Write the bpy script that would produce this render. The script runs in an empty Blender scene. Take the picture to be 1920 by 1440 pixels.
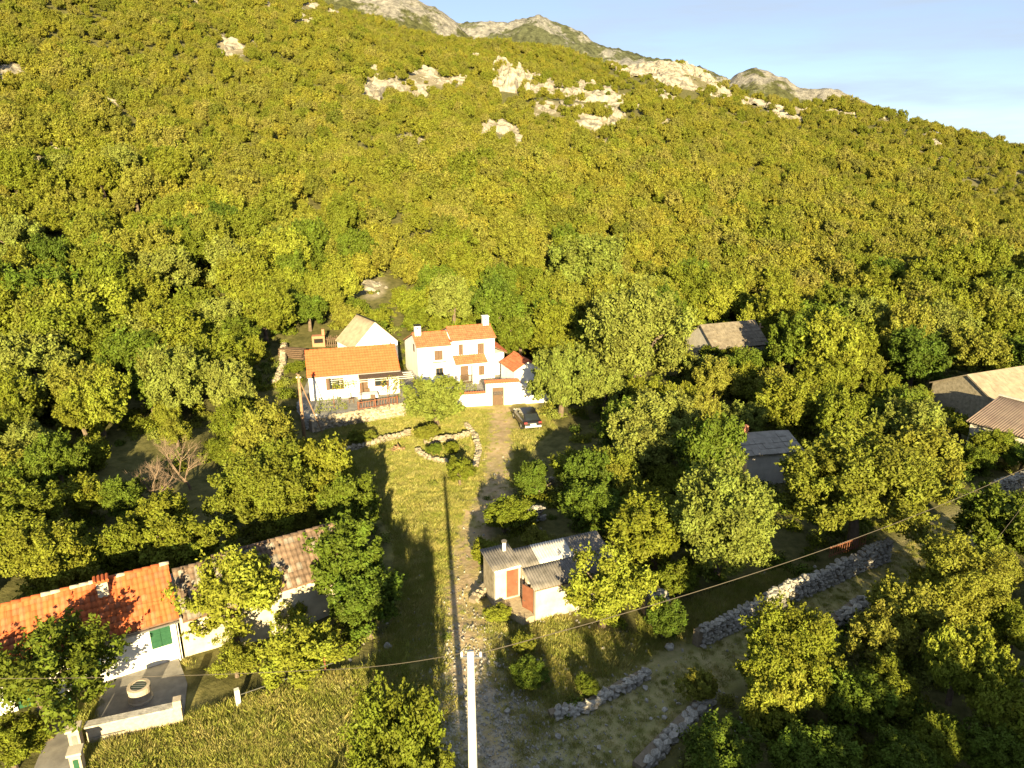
import bpy, bmesh, math, random
import numpy as np
from mathutils import Vector, Matrix
R = math.radians
sc = bpy.context.scene
col = sc.collection
rnd = random.Random(7)
nrng = np.random.default_rng(11)

# ------------------------------------------------------------------ camera, sky, sun, exposure
CAMH = 23.0; FPX = 1346.0
TH = math.atan((720 - 290) / FPX)
cam = bpy.data.cameras.new('camera'); cam.sensor_width = 36; cam.lens = 36 * FPX / 1920
cam.clip_start = .1; cam.clip_end = 12000
camo = bpy.data.objects.new('camera', cam); col.objects.link(camo)
camo.location = (0, 0, CAMH); camo.rotation_euler = (R(90) - TH, 0, 0)
sc.camera = camo
SUN_EL = R(15.5); SUN_AZ = R(173)          # compass: 0 = +Y, clockwise; the sun stands behind the camera, a little to the right
world = bpy.data.worlds.new('World'); sc.world = world; world.use_nodes = True
wn = world.node_tree; wn.nodes.clear()
wo = wn.nodes.new('ShaderNodeOutputWorld'); bg = wn.nodes.new('ShaderNodeBackground')
sky = wn.nodes.new('ShaderNodeTexSky'); sky.sky_type = 'NISHITA'; sky.sun_disc = False
sky.sun_elevation = SUN_EL; sky.sun_rotation = SUN_AZ; sky.altitude = 300; sky.air_density = .46; sky.dust_density = .12; sky.ozone_density = 1.0
# a thin even veil of cirrus over the whole sky, streaked a little denser in places
wtc = wn.nodes.new('ShaderNodeTexCoord'); wmp = wn.nodes.new('ShaderNodeMapping'); wmp.inputs['Scale'].default_value = (1.6, 1.6, 13)
wns = wn.nodes.new('ShaderNodeTexNoise'); wns.inputs['Scale'].default_value = 2.1; wns.inputs['Detail'].default_value = 7; wns.inputs['Roughness'].default_value = .55
wrp = wn.nodes.new('ShaderNodeValToRGB'); wrp.color_ramp.elements[0].position = .42; wrp.color_ramp.elements[1].position = .72; wrp.color_ramp.elements[0].color = (.52, .52, .52, 1)
wrp.color_ramp.elements[1].color = (.9, .9, .9, 1)
wmx = wn.nodes.new('ShaderNodeMixRGB'); wmx.inputs['Color2'].default_value = (2.35, 2.7, 3.05, 1)
wn.links.new(wtc.outputs['Generated'], wmp.inputs['Vector']); wn.links.new(wmp.outputs['Vector'], wns.inputs['Vector'])
wn.links.new(wns.outputs['Fac'], wrp.inputs['Fac']); wn.links.new(wrp.outputs['Color'], wmx.inputs['Fac'])
wn.links.new(sky.outputs['Color'], wmx.inputs['Color1']); wn.links.new(wmx.outputs['Color'], bg.inputs['Color'])
bg.inputs['Strength'].default_value = .05
wn.links.new(bg.outputs['Background'], wo.inputs['Surface'])
sl = bpy.data.lights.new('sun', 'SUN'); sl.energy = 4.0; sl.angle = R(.5); sl.color = (1, .81, .44)
so = bpy.data.objects.new('sun', sl); col.objects.link(so)
sdir = Vector((math.sin(SUN_AZ) * math.cos(SUN_EL), math.cos(SUN_AZ) * math.cos(SUN_EL), math.sin(SUN_EL)))
so.rotation_euler = (-sdir).to_track_quat('-Z', 'Y').to_euler(); so.location = sdir * 200
sc.view_settings.view_transform = 'Standard'; sc.view_settings.look = 'None'; sc.view_settings.gamma = 1
sc.view_settings.exposure = 2.34; sc.view_settings.use_curve_mapping = False
sc.render.engine = 'CYCLES'
cy = sc.cycles; cy.max_bounces = 6; cy.diffuse_bounces = 3; cy.glossy_bounces = 2; cy.transmission_bounces = 4; cy.transparent_max_bounces = 4
cy.use_denoising = True; cy.caustics_reflective = False; cy.caustics_refractive = False; cy.use_adaptive_sampling = True

# ------------------------------------------------------------------ terrain height
def ray(px, py):
    u = (px - 960) / FPX; v = (py - 720) / FPX
    return u, math.cos(TH) - v * math.sin(TH), -(math.sin(TH) + v * math.cos(TH))
def P(px, py, z=0.):                        # pixel -> point on the horizontal plane z
    u, f, d = ray(px, py); t = (z - CAMH) / d
    return Vector((u * t, f * t, z))
def proj(x, y, z):
    zc = y * math.cos(TH) + (CAMH - z) * math.sin(TH); yc = (CAMH - z) * math.cos(TH) - y * math.sin(TH)
    return 960 + FPX * x / zc, 720 + FPX * yc / zc, zc
def sstep(a, b, x):
    t = np.clip((x - a) / (b - a), 0, 1); return t * t * (3 - 2 * t)
def _hash(i, j, s):
    n = (i.astype(np.int64) * 374761393 + j.astype(np.int64) * 668265263 + s * 974711) & 0x7fffffff
    n = ((n ^ (n >> 13)) * 1274126177) & 0x7fffffff
    return ((n ^ (n >> 16)) & 0xffff) / 65535.
def vnoise(x, y, s=0):
    i = np.floor(x); j = np.floor(y); fx = x - i; fy = y - j
    fx = fx * fx * (3 - 2 * fx); fy = fy * fy * (3 - 2 * fy)
    a = _hash(i, j, s); b = _hash(i + 1, j, s); c = _hash(i, j + 1, s); d = _hash(i + 1, j + 1, s)
    return (a + (b - a) * fx) * (1 - fy) + (c + (d - c) * fx) * fy - .5
def fbm(x, y, s=0, o=4):
    r = 0; a = 1.
    for k in range(o):
        r = r + a * vnoise(x * 2 ** k, y * 2 ** k, s + k); a *= .5
    return r
RIDGE = [(-600, -300), (-300, -220), (0, -150), (300, -80), (600, -5), (760, 48), (960, 82), (1110, 103), (1180, 112), (1270, 116), (1330, 132), (1390, 160),
         (1500, 186), (1600, 196), (1660, 204), (1720, 214), (1800, 241), (1920, 268), (2300, 345)]
_az = []; _el = []
for q in RIDGE:
    u, f, d = ray(*q); _az.append(math.atan2(u, f)); _el.append(math.atan2(d, math.hypot(u, f)))
RR = 480.
def base_h(x, y):
    p = .2045 * (y - 92) - .15 * x
    return 2.5 * np.logaddexp(0, p / 2.5)
def hgt(x, y):
    x = np.asarray(x, float); y = np.asarray(y, float)
    r = np.hypot(x, y) + 1e-6; az = np.arctan2(x, y)
    el = np.interp(az, _az, _el)
    zr = CAMH + RR * np.tan(el) - 3.5
    k = np.clip(zr / np.maximum(base_h(RR * np.sin(az), RR * np.cos(az)), 4), .5, 1.7)
    k = 1 + (k - 1) * sstep(1.1, .75, np.abs(az))
    rc = np.minimum(r, RR)
    b = base_h(rc * np.sin(az), rc * np.cos(az)) * (1 + (k - 1) * sstep(110, 400, rc))
    b = b + np.minimum(b * .06, 2.2) * fbm(x / 33., y / 33., 3) * 2 + .16 * fbm(x / 2.2, y / 2.2, 9, 3) * sstep(3, 8, np.abs(y - 64))
    over = np.maximum(r - RR, 0)
    return b - np.minimum(.16 * over, b * .8 + 10)
def h1(x, y): return float(hgt(x, y))
def G(px, py, dz=0.):                       # pixel -> point on the terrain
    u, f, d = ray(px, py); t = 15.
    for _ in range(4000):
        if CAMH + d * t <= h1(u * t, f * t) + dz: break
        t *= 1.01
    lo, hi = t / 1.01, t
    for _ in range(14):
        m = (lo + hi) / 2
        if CAMH + d * m <= h1(u * m, f * m) + dz: hi = m
        else: lo = m
    return Vector((u * hi, f * hi, CAMH + d * hi))
def inpoly(px, py, poly):
    px = np.asarray(px, float); py = np.asarray(py, float); c = np.zeros(px.shape, bool); n = len(poly)
    for i in range(n):
        x1, y1 = poly[i]; x2, y2 = poly[i - 1]
        if y1 == y2: continue
        c ^= ((y1 > py) != (y2 > py)) & (px < (x2 - x1) * (py - y1) / (y2 - y1) + x1)
    return c

def inp1(px, py, poly):
    c = False; x2, y2 = poly[-1]
    for x1, y1 in poly:
        if (y1 > py) != (y2 > py) and px < (x2 - x1) * (py - y1) / (y2 - y1) + x1: c = not c
        x2, y2 = x1, y1
    return c
# ------------------------------------------------------------------ materials
def nd(nt, t, **kw):
    n = nt.nodes.new(t)
    for k, v in kw.items(): n.inputs[k].default_value = v
    return n
def mat(name, c1, c2=None, scale=4., rough=.8, bump=.0, bscale=None, rand=0., spec=.3, metal=0., detail=6, lo=.35, hi=.65, c3=None, coat=0.):
    m = bpy.data.materials.new(name); m.use_nodes = True; nt = m.node_tree; b = nt.nodes['Principled BSDF']
    b.inputs['Roughness'].default_value = rough; b.inputs['Specular IOR Level'].default_value = spec; b.inputs['Metallic'].default_value = metal
    b.inputs['Coat Weight'].default_value = coat
    out = None
    if c2 is not None:
        tc = nd(nt, 'ShaderNodeTexCoord'); ns = nd(nt, 'ShaderNodeTexNoise', Scale=scale, Detail=detail, Roughness=.62)
        nt.links.new(tc.outputs['Object'], ns.inputs['Vector'])
        rp = nt.nodes.new('ShaderNodeValToRGB'); e = rp.color_ramp.elements
        e[0].position = lo; e[0].color = (*c1, 1); e[1].position = hi; e[1].color = (*c2, 1)
        if c3 is not None:
            k = e.new(min(.99, hi + .15)); k.color = (*c3, 1)
        nt.links.new(ns.outputs['Fac'], rp.inputs['Fac']); out = rp.outputs['Color']
    else:
        v = nd(nt, 'ShaderNodeRGB'); v.outputs[0].default_value = (*c1, 1); out = v.outputs[0]
    if rand:
        oi = nd(nt, 'ShaderNodeObjectInfo'); mr = nd(nt, 'ShaderNodeMapRange'); mr.inputs[3].default_value = 1 - rand; mr.inputs[4].default_value = 1 + rand
        hs = nd(nt, 'ShaderNodeHueSaturation'); nt.links.new(oi.outputs['Random'], mr.inputs[0]); nt.links.new(mr.outputs[0], hs.inputs['Value'])
        nt.links.new(out, hs.inputs['Color']); out = hs.outputs['Color']
    nt.links.new(out, b.inputs['Base Color'])
    if bump:
        tc = nd(nt, 'ShaderNodeTexCoord'); ns = nd(nt, 'ShaderNodeTexNoise', Scale=bscale or scale * 3, Detail=6)
        nt.links.new(tc.outputs['Object'], ns.inputs['Vector'])
        bp = nd(nt, 'ShaderNodeBump', Strength=1., Distance=bump); nt.links.new(ns.outputs['Fac'], bp.inputs['Height']); nt.links.new(bp.outputs['Normal'], b.inputs['Normal'])
    return m
M = {}
M['white'] = mat('white_render', (.74, .72, .68), (.82, .8, .77), 1.2, .9, .004, 40)
M['cream'] = mat('cream_render', (.4, .35, .27), (.54, .49, .39), 1.5, .9, .006, 30)
M['greywall'] = mat('grey_render', (.42, .39, .35), (.55, .51, .46), 1.8, .9, .006, 30)
M['tile'] = mat('orange_clay_tile', (.33, .075, .022), (.44, .115, .035), 3., .8, .003, 60, rand=.2)
M['tile_w'] = mat('weathered_orange_tile', (.27, .08, .033), (.37, .12, .055), 4., .85, .003, 60, rand=.25)
M['tile_pale'] = mat('pale_orange_tile', (.36, .085, .028), (.44, .115, .04), 2.2, .8, .0)
M['tile_red'] = mat('red_clay_tile', (.29, .075, .035), (.42, .13, .06), 2.5, .8, 0)
M['tile_old'] = mat('weathered_brown_tile', (.075, .05, .036), (.17, .115, .08), 5., .9, .006, 40, rand=.3)
M['tile_grey'] = mat('lichened_grey_tile', (.11, .095, .08), (.22, .19, .16), 5., .9, .006, 40, rand=.25)
M['mortar'] = mat('lime_mortar', (.34, .28, .21), (.46, .39, .3), 6, .95, .01, 30)
M['deck'] = mat('roof_boarding', (.12, .07, .045), (.18, .11, .07), 5)
M['fibre'] = mat('weathered_fibre_cement', (.11, .1, .09), (.2, .18, .165), 2.2, .85, .003, 50, rand=.14)
M['fibre_new'] = mat('pale_fibre_cement', (.36, .345, .32), (.5, .48, .45), 2.2, .8, .002, 50, rand=.08)
M['fibre_pink'] = mat('brownish_fibre_cement', (.16, .115, .095), (.22, .165, .135), 1.2, .85, .003, 50)
M['slate'] = mat('stone_slab_roof', (.115, .095, .072), (.2, .17, .13), 2.4, .9, .02, 9, rand=.12)
M['greyroof'] = mat('grey_sheet_roof', (.2, .18, .155), (.3, .275, .24), 2., .8, .01, 12)
M['tanroof'] = mat('tan_fibre_roof', (.21, .17, .125), (.3, .25, .185), 1.4, .9, .005, 25)
M['shutter'] = mat('brown_shutter', (.095, .058, .038), (.125, .078, .05), 8, .7)
M['green'] = mat('green_paint', (.014, .065, .032), (.022, .085, .042), 6, .55)
M['rust'] = mat('rust_red_metal', (.15, .055, .03), (.2, .08, .045), 3, .7, .002, 40)
M['wood'] = mat('weathered_wood', (.075, .048, .032), (.13, .085, .055), 6, .85, .004, 40)
M['polewood'] = mat('pole_wood', (.2, .12, .07), (.3, .2, .12), 7, .85, .004, 40)
M['dark'] = mat('dark_interior', (.012, .011, .01), rough=.9)
M['glass'] = mat('window_glass', (.02, .025, .03), rough=.08, spec=.6)
M['concrete'] = mat('pale_concrete', (.52, .5, .45), (.62, .6, .54), 3, .85, .003, 40)
M['slab'] = mat('grey_concrete_slab', (.16, .15, .14), (.26, .245, .225), 1.6, .9, .006, 30)
M['stone'] = mat('limestone', (.22, .205, .18), (.4, .375, .335), 3.5, .9, .02, 9, rand=.2)
M['stone_warm'] = mat('warm_limestone', (.2, .17, .12), (.36, .31, .23), 3.5, .9, .02, 9, rand=.18)
M['core'] = mat('earth_core', (.15, .12, .085), (.22, .18, .13), 6, .95)
M['outcrop'] = mat('white_karst', (.13, .115, .09), (.33, .295, .24), .35, .95, .5, .8, detail=10, lo=.38, hi=.56)
M['metal'] = mat('grey_metal', (.35, .35, .35), rough=.4, metal=.8)
M['wire'] = mat('cable', (.1, .085, .065), rough=.6)
M['cloth'] = mat('white_cloth', (.75, .73, .7), (.8, .78, .76), 4, .9)
M['carpaint'] = mat('black_car_paint', (.012, .011, .012), rough=.3, spec=.4, coat=.35)
M['tyre'] = mat('tyre_rubber', (.02, .02, .02), rough=.85)
M['rim'] = mat('alloy', (.45, .45, .46), rough=.3, metal=.9)
M['lamp_red'] = mat('tail_lamp', (.16, .01, .009), rough=.25, spec=.5)
M['plate'] = mat('number_plate', (.7, .7, .68), rough=.5)
M['lamp_and_glare'] = mat('headlamp_and_bumper_glare', (.5, .48, .46), rough=.25, spec=.6)  # headlamp colour; on the rear bumper it paints a sunlit reflection
M['bark'] = mat('bark', (.09, .065, .045), (.17, .13, .095), 9, .9, .01, 30)
M['deadbark'] = mat('bare_twigs', (.15, .105, .075), (.21, .15, .105), 5, .9)
M['wood_log'] = mat('split_logs', (.17, .1, .055), (.28, .18, .1), 5, .9, rand=.25)
M['brick'] = mat('red_brick', (.36, .14, .08), (.45, .2, .12), 8, .9)
M['soil'] = mat('bare_soil_bank', (.3, .24, .15), (.42, .35, .24), 1.2, .95, .03, 6)

def leafmat(name, cols, tr=.17):
    m = bpy.data.materials.new(name); m.use_nodes = True; nt = m.node_tree; b = nt.nodes['Principled BSDF']
    oi = nd(nt, 'ShaderNodeObjectInfo'); rp = nt.nodes.new('ShaderNodeValToRGB'); e = rp.color_ramp.elements
    for i, c in enumerate(cols):
        p = i / (len(cols) - 1)
        k = e[0] if i == 0 else (e[-1] if i == len(cols) - 1 else e.new(p)); k.position = p; k.color = (*c, 1)
    nt.links.new(oi.outputs['Random'], rp.inputs['Fac'])
    at = nd(nt, 'ShaderNodeAttribute'); at.attribute_name = 'var'
    mr = nd(nt, 'ShaderNodeMapRange'); mr.inputs[3].default_value = .66; mr.inputs[4].default_value = 1.34
    hs = nd(nt, 'ShaderNodeHueSaturation'); nt.links.new(at.outputs['Fac'], mr.inputs[0]); nt.links.new(mr.outputs[0], hs.inputs['Value']); nt.links.new(rp.outputs['Color'], hs.inputs['Color'])
    mh = nd(nt, 'ShaderNodeMapRange'); mh.inputs[3].default_value = .487; mh.inputs[4].default_value = .513; nt.links.new(at.outputs['Fac'], mh.inputs[0]); nt.links.new(mh.outputs[0], hs.inputs['Hue'])
    nt.links.new(hs.outputs['Color'], b.inputs['Base Color']); b.inputs['Roughness'].default_value = .6; b.inputs['Specular IOR Level'].default_value = .12
    t = nd(nt, 'ShaderNodeBsdfTranslucent'); nt.links.new(hs.outputs['Color'], t.inputs['Color'])
    mx = nd(nt, 'ShaderNodeMixShader', Fac=tr); o = nt.nodes['Material Output']
    nt.links.new(b.outputs[0], mx.inputs[1]); nt.links.new(t.outputs[0], mx.inputs[2]); nt.links.new(mx.outputs[0], o.inputs['Surface'])
    return m
M['leaf'] = leafmat('woodland_leaves', [(.088, .115, .012), (.135, .155, .015), (.16, .17, .018), (.11, .135, .013), (.18, .18, .028), (.142, .16, .015)])
M['leaf_dark'] = leafmat('deep_green_leaves', [(.065, .1, .012), (.085, .12, .013), (.105, .14, .015)])
M['leaf_pale'] = leafmat('pale_olive_leaves', [(.15, .18, .032), (.18, .2, .04), (.14, .17, .03)])
M['leaf_yellow'] = leafmat('yellow_green_leaves', [(.165, .195, .02), (.205, .22, .026)])
M['leaf_hill'] = leafmat('hillside_scrub_leaves', [(.108, .128, .014), (.158, .172, .02), (.2, .185, .026), (.13, .145, .016), (.195, .18, .04), (.155, .163, .018), (.14, .14, .03), (.18, .175, .022), (.095, .11, .016)])
M['grass'] = leafmat('dry_grass', [(.33, .31, .08), (.42, .36, .13), (.24, .27, .05), (.4, .36, .15)], .2)
M['grass_green'] = leafmat('green_grass', [(.24, .27, .05), (.31, .31, .07), (.19, .23, .035)], .2)

# ------------------------------------------------------------------ mesh + object helpers
def link(o, parent=None):
    col.objects.link(o)
    if parent is not None: o.parent = parent
    return o
def tag(o, label=None, cat=None, group=None, kind=None):
    if label: o['label'] = label
    if cat: o['category'] = cat
    if group: o['group'] = group
    if kind: o['kind'] = kind
    return o
def thing(name, label, cat, loc=(0, 0, 0), rz=0., group=None):
    o = bpy.data.objects.new(name, None); col.objects.link(o); o.location = loc; o.rotation_euler.z = rz; o.empty_display_size = .3
    return tag(o, label, cat, group)
class MB:
    def __init__(s): s.v = []; s.f = []; s.sm = False
    def add(s, vs, fs):
        n = len(s.v); s.v += [tuple(v) for v in vs]; s.f += [tuple(i + n for i in f) for f in fs]; return s
    def box(s, a, b):
        x0, y0, z0 = a; x1, y1, z1 = b
        return s.add([(x0, y0, z0), (x1, y0, z0), (x1, y1, z0), (x0, y1, z0), (x0, y0, z1), (x1, y0, z1), (x1, y1, z1), (x0, y1, z1)],
                     [(3, 2, 1, 0), (4, 5, 6, 7), (0, 1, 5, 4), (1, 2, 6, 5), (2, 3, 7, 6), (3, 0, 4, 7)])
    def prism(s, poly, z0, z1):
        n = len(poly); a = sum(poly[i - 1][0] * poly[i][1] - poly[i][0] * poly[i - 1][1] for i in range(n))
        if a < 0: poly = poly[::-1]
        return s.add([(x, y, z0) for x, y in poly] + [(x, y, z1) for x, y in poly],
                     [tuple(range(n))[::-1], tuple(range(n, 2 * n))] + [(i, (i + 1) % n, (i + 1) % n + n, i + n) for i in range(n)])
    def gab(s, poly, x0, x1):               # poly in (y,z), extruded along x
        n = len(poly); a = sum(poly[i - 1][0] * poly[i][1] - poly[i][0] * poly[i - 1][1] for i in range(n))
        if a < 0: poly = poly[::-1]
        return s.add([(x0, y, z) for y, z in poly] + [(x1, y, z) for y, z in poly],
                     [tuple(range(n))[::-1], tuple(range(n, 2 * n))] + [(i, (i + 1) % n, (i + 1) % n + n, i + n) for i in range(n)])
    def tube(s, pts, rad, k=6):
        if not hasattr(rad, '__len__'): rad = [rad] * len(pts)
        pts = [Vector(p) for p in pts]; n0 = len(s.v); prev = None
        for i, p in enumerate(pts):
            d = (pts[min(i + 1, len(pts) - 1)] - pts[max(i - 1, 0)]).normalized()
            a = prev if prev is not None else (Vector((1, 0, 0)) if abs(d.x) < .9 else Vector((0, 1, 0)))
            a = (a - d * a.dot(d)).normalized(); prev = a; b = d.cross(a)
            for j in range(k):
                t = 2 * math.pi * j / k; s.v.append(tuple(p + (a * math.cos(t) + b * math.sin(t)) * rad[i]))
        for i in range(len(pts) - 1):
            for j in range(k):
                a0 = n0 + i * k + j; a1 = n0 + i * k + (j + 1) % k; s.f.append((a0, a1, a1 + k, a0 + k))
        s.f.append(tuple(n0 + j for j in range(k))[::-1]); s.f.append(tuple(n0 + (len(pts) - 1) * k + j for j in range(k)))
        return s
    def lathe(s, prof, k=16, c=(0, 0, 0)):
        n0 = len(s.v)
        for r_, z in prof:
            for j in range(k):
                t = 2 * math.pi * j / k; s.v.append((c[0] + r_ * math.cos(t), c[1] + r_ * math.sin(t), c[2] + z))
        for i in range(len(prof) - 1):
            for j in range(k):
                a0 = n0 + i * k + j; a1 = n0 + i * k + (j + 1) % k; s.f.append((a0, a1, a1 + k, a0 + k))
        s.f.append(tuple(n0 + j for j in range(k))[::-1]); s.f.append(tuple(n0 + (len(prof) - 1) * k + j for j in range(k)))
        return s
    def mesh(s, name, m, smooth=False):
        me = bpy.data.meshes.new(name); me.from_pydata(s.v, [], s.f); me.update()
        if m: me.materials.append(M[m] if isinstance(m, str) else m)
        if smooth: me.polygons.foreach_set('use_smooth', [True] * len(me.polygons))
        return me
    def build(s, name, m, parent=None, smooth=False, kind=None, label=None):
        o = bpy.data.objects.new(name, s.mesh(name, m, smooth)); link(o, parent)
        if kind: o['kind'] = kind
        if label: o['label'] = label
        return o
def part(name, m, parent, *boxes, **kw):
    b = MB()
    for q in boxes: b.box(*q)
    return b.build(name, m, parent, **kw)
def struct(o): o['kind'] = 'structure'; return o
def wall_front(x0, x1, z0, z1, y0, y1, ops):
    xs = sorted({x0, x1, *[c for o in ops for c in o[:2]]}); zs = sorted({z0, z1, *[c for o in ops for c in o[2:]]}); b = MB()
    for i in range(len(xs) - 1):
        for j in range(len(zs) - 1):
            cx = (xs[i] + xs[i + 1]) / 2; cz = (zs[j] + zs[j + 1]) / 2
            if any(o[0] < cx < o[1] and o[2] < cz < o[3] for o in ops): continue
            b.box((xs[i], y0, zs[j]), (xs[i + 1], y1, zs[j + 1]))
    return b

# ---- tiles
def tile_geo(cw, ln, h=.05, lift=.03):
    pr = [(0, 0), (.14, .05), (.3, .75), (.5, 1), (.7, .75), (.86, .05), (1, 0)]
    v = [((p - .5) * cw, 0, q * h + lift) for p, q in pr] + [((p - .5) * cw, ln, q * h) for p, q in pr] + [((p - .5) * cw, 0, q * h + lift - .025) for p, q in pr]
    f = [(i, i + 1, i + 8, i + 7) for i in range(6)] + [(i + 14, i + 15, i + 1, i) for i in range(6)]
    return v, f
def tiles(parent, org, u, v, L, S, cw, rl, mats, single=True, cap=300, name='roof_tile', jit=.01, prefer=None, h=.05, choose=None):
    """rows of clay tiles on a slope: org = eave corner, u along the eave, v up the slope (building space)"""
    u = Vector(u).normalized(); v = Vector(v).normalized(); n = u.cross(v); org = Vector(org)
    nc = max(1, round(L / cw)); nr = max(1, round(S / rl)); cw = L / nc; rl = S / nr
    vs, fs = tile_geo(cw * 1.02, rl * 1.14, h)
    ms = [MB().add(vs, fs).mesh(name, m, True) for m in mats]
    cells = [(i, j) for i in range(nc) for j in range(nr)]
    if prefer: cells.sort(key=lambda c: prefer((c[0] + .5) * cw, (c[1] + .5) * rl))
    rest = [MB() for _ in mats]
    for q, (i, j) in enumerate(cells):
        p = org + u * ((i + .5) * cw + rnd.uniform(-jit, jit)) + v * (j * rl + rnd.uniform(-jit, jit)) + n * (rnd.uniform(0, jit) + .004 * (i % 2))
        a = rnd.uniform(-jit, jit) * 1.5; uu = (u + v * a).normalized(); vv = n.cross(uu)
        mt = Matrix((uu, vv, n)).transposed().to_4x4(); mt.translation = p
        k = choose((i + .5) / nc, (j + .5) / nr) if choose else rnd.randrange(len(mats))
        if single and q < cap:
            o = bpy.data.objects.new(name, ms[k]); link(o, parent); o.matrix_local = mt
        else:
            rest[k].add([mt @ Vector(x) for x in vs], fs)
    for k, b in enumerate(rest):
        if b.v: b.build('tile_field', mats[k], parent, True, kind='stuff')
def ridge_caps(parent, a, b, mats, step=.36, r=.11, single=True):
    a = Vector(a); b = Vector(b); L = (b - a).length; n = max(1, round(L / step)); d = (b - a) / n; joined = MB()
    for i in range(n):
        m = MB(); r0 = r * rnd.uniform(.95, 1.08)
        p = a + d * i; e = p + d * 1.12; u = d.normalized(); w = Vector((-u.y, u.x, 0)).normalized(); vs = []
        for q, rr in ((p, r0 * 1.1), (e, r0 * .92)):
            for t in range(7):
                g = math.pi * t / 6; vs.append(q + w * math.cos(g) * rr + Vector((0, 0, math.sin(g) * rr - .02)))
        fs = [(t, t + 1, t + 8, t + 7) for t in range(6)] + [tuple(range(7))[::-1], tuple(range(7, 14))]
        if single: m.add(vs, fs).build('ridge_tile', rnd.choice(mats), parent, True)
        else: joined.add(vs, fs)
    if not single: joined.build('ridge_tiles', mats[0], parent, True, kind='stuff')
def corrugated(name, m, parent, org, u, v, L, S, pitch=.18, amp=.03, sag=0.):
    u = Vector(u).normalized(); v = Vector(v).normalized(); n = u.cross(v); org = Vector(org); k = max(2, round(L / pitch)) * 6; b = MB(); rows = 4
    for r_ in range(rows + 1):
        for i in range(k + 1):
            b.v.append(tuple(org + u * (L * i / k) + v * (S * r_ / rows) + n * (amp * math.sin(2 * math.pi * i / 6) - sag * math.sin(math.pi * r_ / rows))))
    top = len(b.v)
    for x in list(b.v): b.v.append(tuple(Vector(x) - n * .008))
    w = k + 1
    for r_ in range(rows):
        for i in range(k):
            a = r_ * w + i; b.f.append((a, a + 1, a + 1 + w, a + w)); b.f.append((a + top + w, a + top + w + 1, a + top + 1, a + top))
    for i in range(k):
        b.f.append((i + top, i + top + 1, i + 1, i)); a = rows * w + i; b.f.append((a, a + 1, a + top + 1, a + top))
    for r_ in range(rows):
        for i in (0, k):
            a = r_ * w + i; b.f.append((a, a + w, a + w + top, a + top))
    return b.build(name, m, parent, True)
# ---- stones
def stone_mesh(seed, m):
    r_ = random.Random(seed); bm = bmesh.new()
    for _ in range(13):
        d = Vector((r_.gauss(0, 1), r_.gauss(0, 1), r_.gauss(0, 1))); d = d / (abs(d.x) ** 3 + abs(d.y) ** 3 + abs(d.z) ** 3) ** (1 / 3) * r_.uniform(.82, 1)
        bm.verts.new(d * .5)
    h = bmesh.ops.convex_hull(bm, input=bm.verts); bmesh.ops.delete(bm, geom=[g for g in h['geom_interior'] if isinstance(g, bmesh.types.BMVert)], context='VERTS')
    me = bpy.data.meshes.new('stone'); bm.to_mesh(me); bm.free(); me.materials.append(M[m]); return me
STONES = {m: [stone_mesh(k, m) for k in range(9)] for m in ('stone', 'stone_warm')}
_sgeo = {m: [([tuple(v.co) for v in me.vertices], [tuple(p.vertices) for p in me.polygons]) for me in L] for m, L in STONES.items()}
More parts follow.
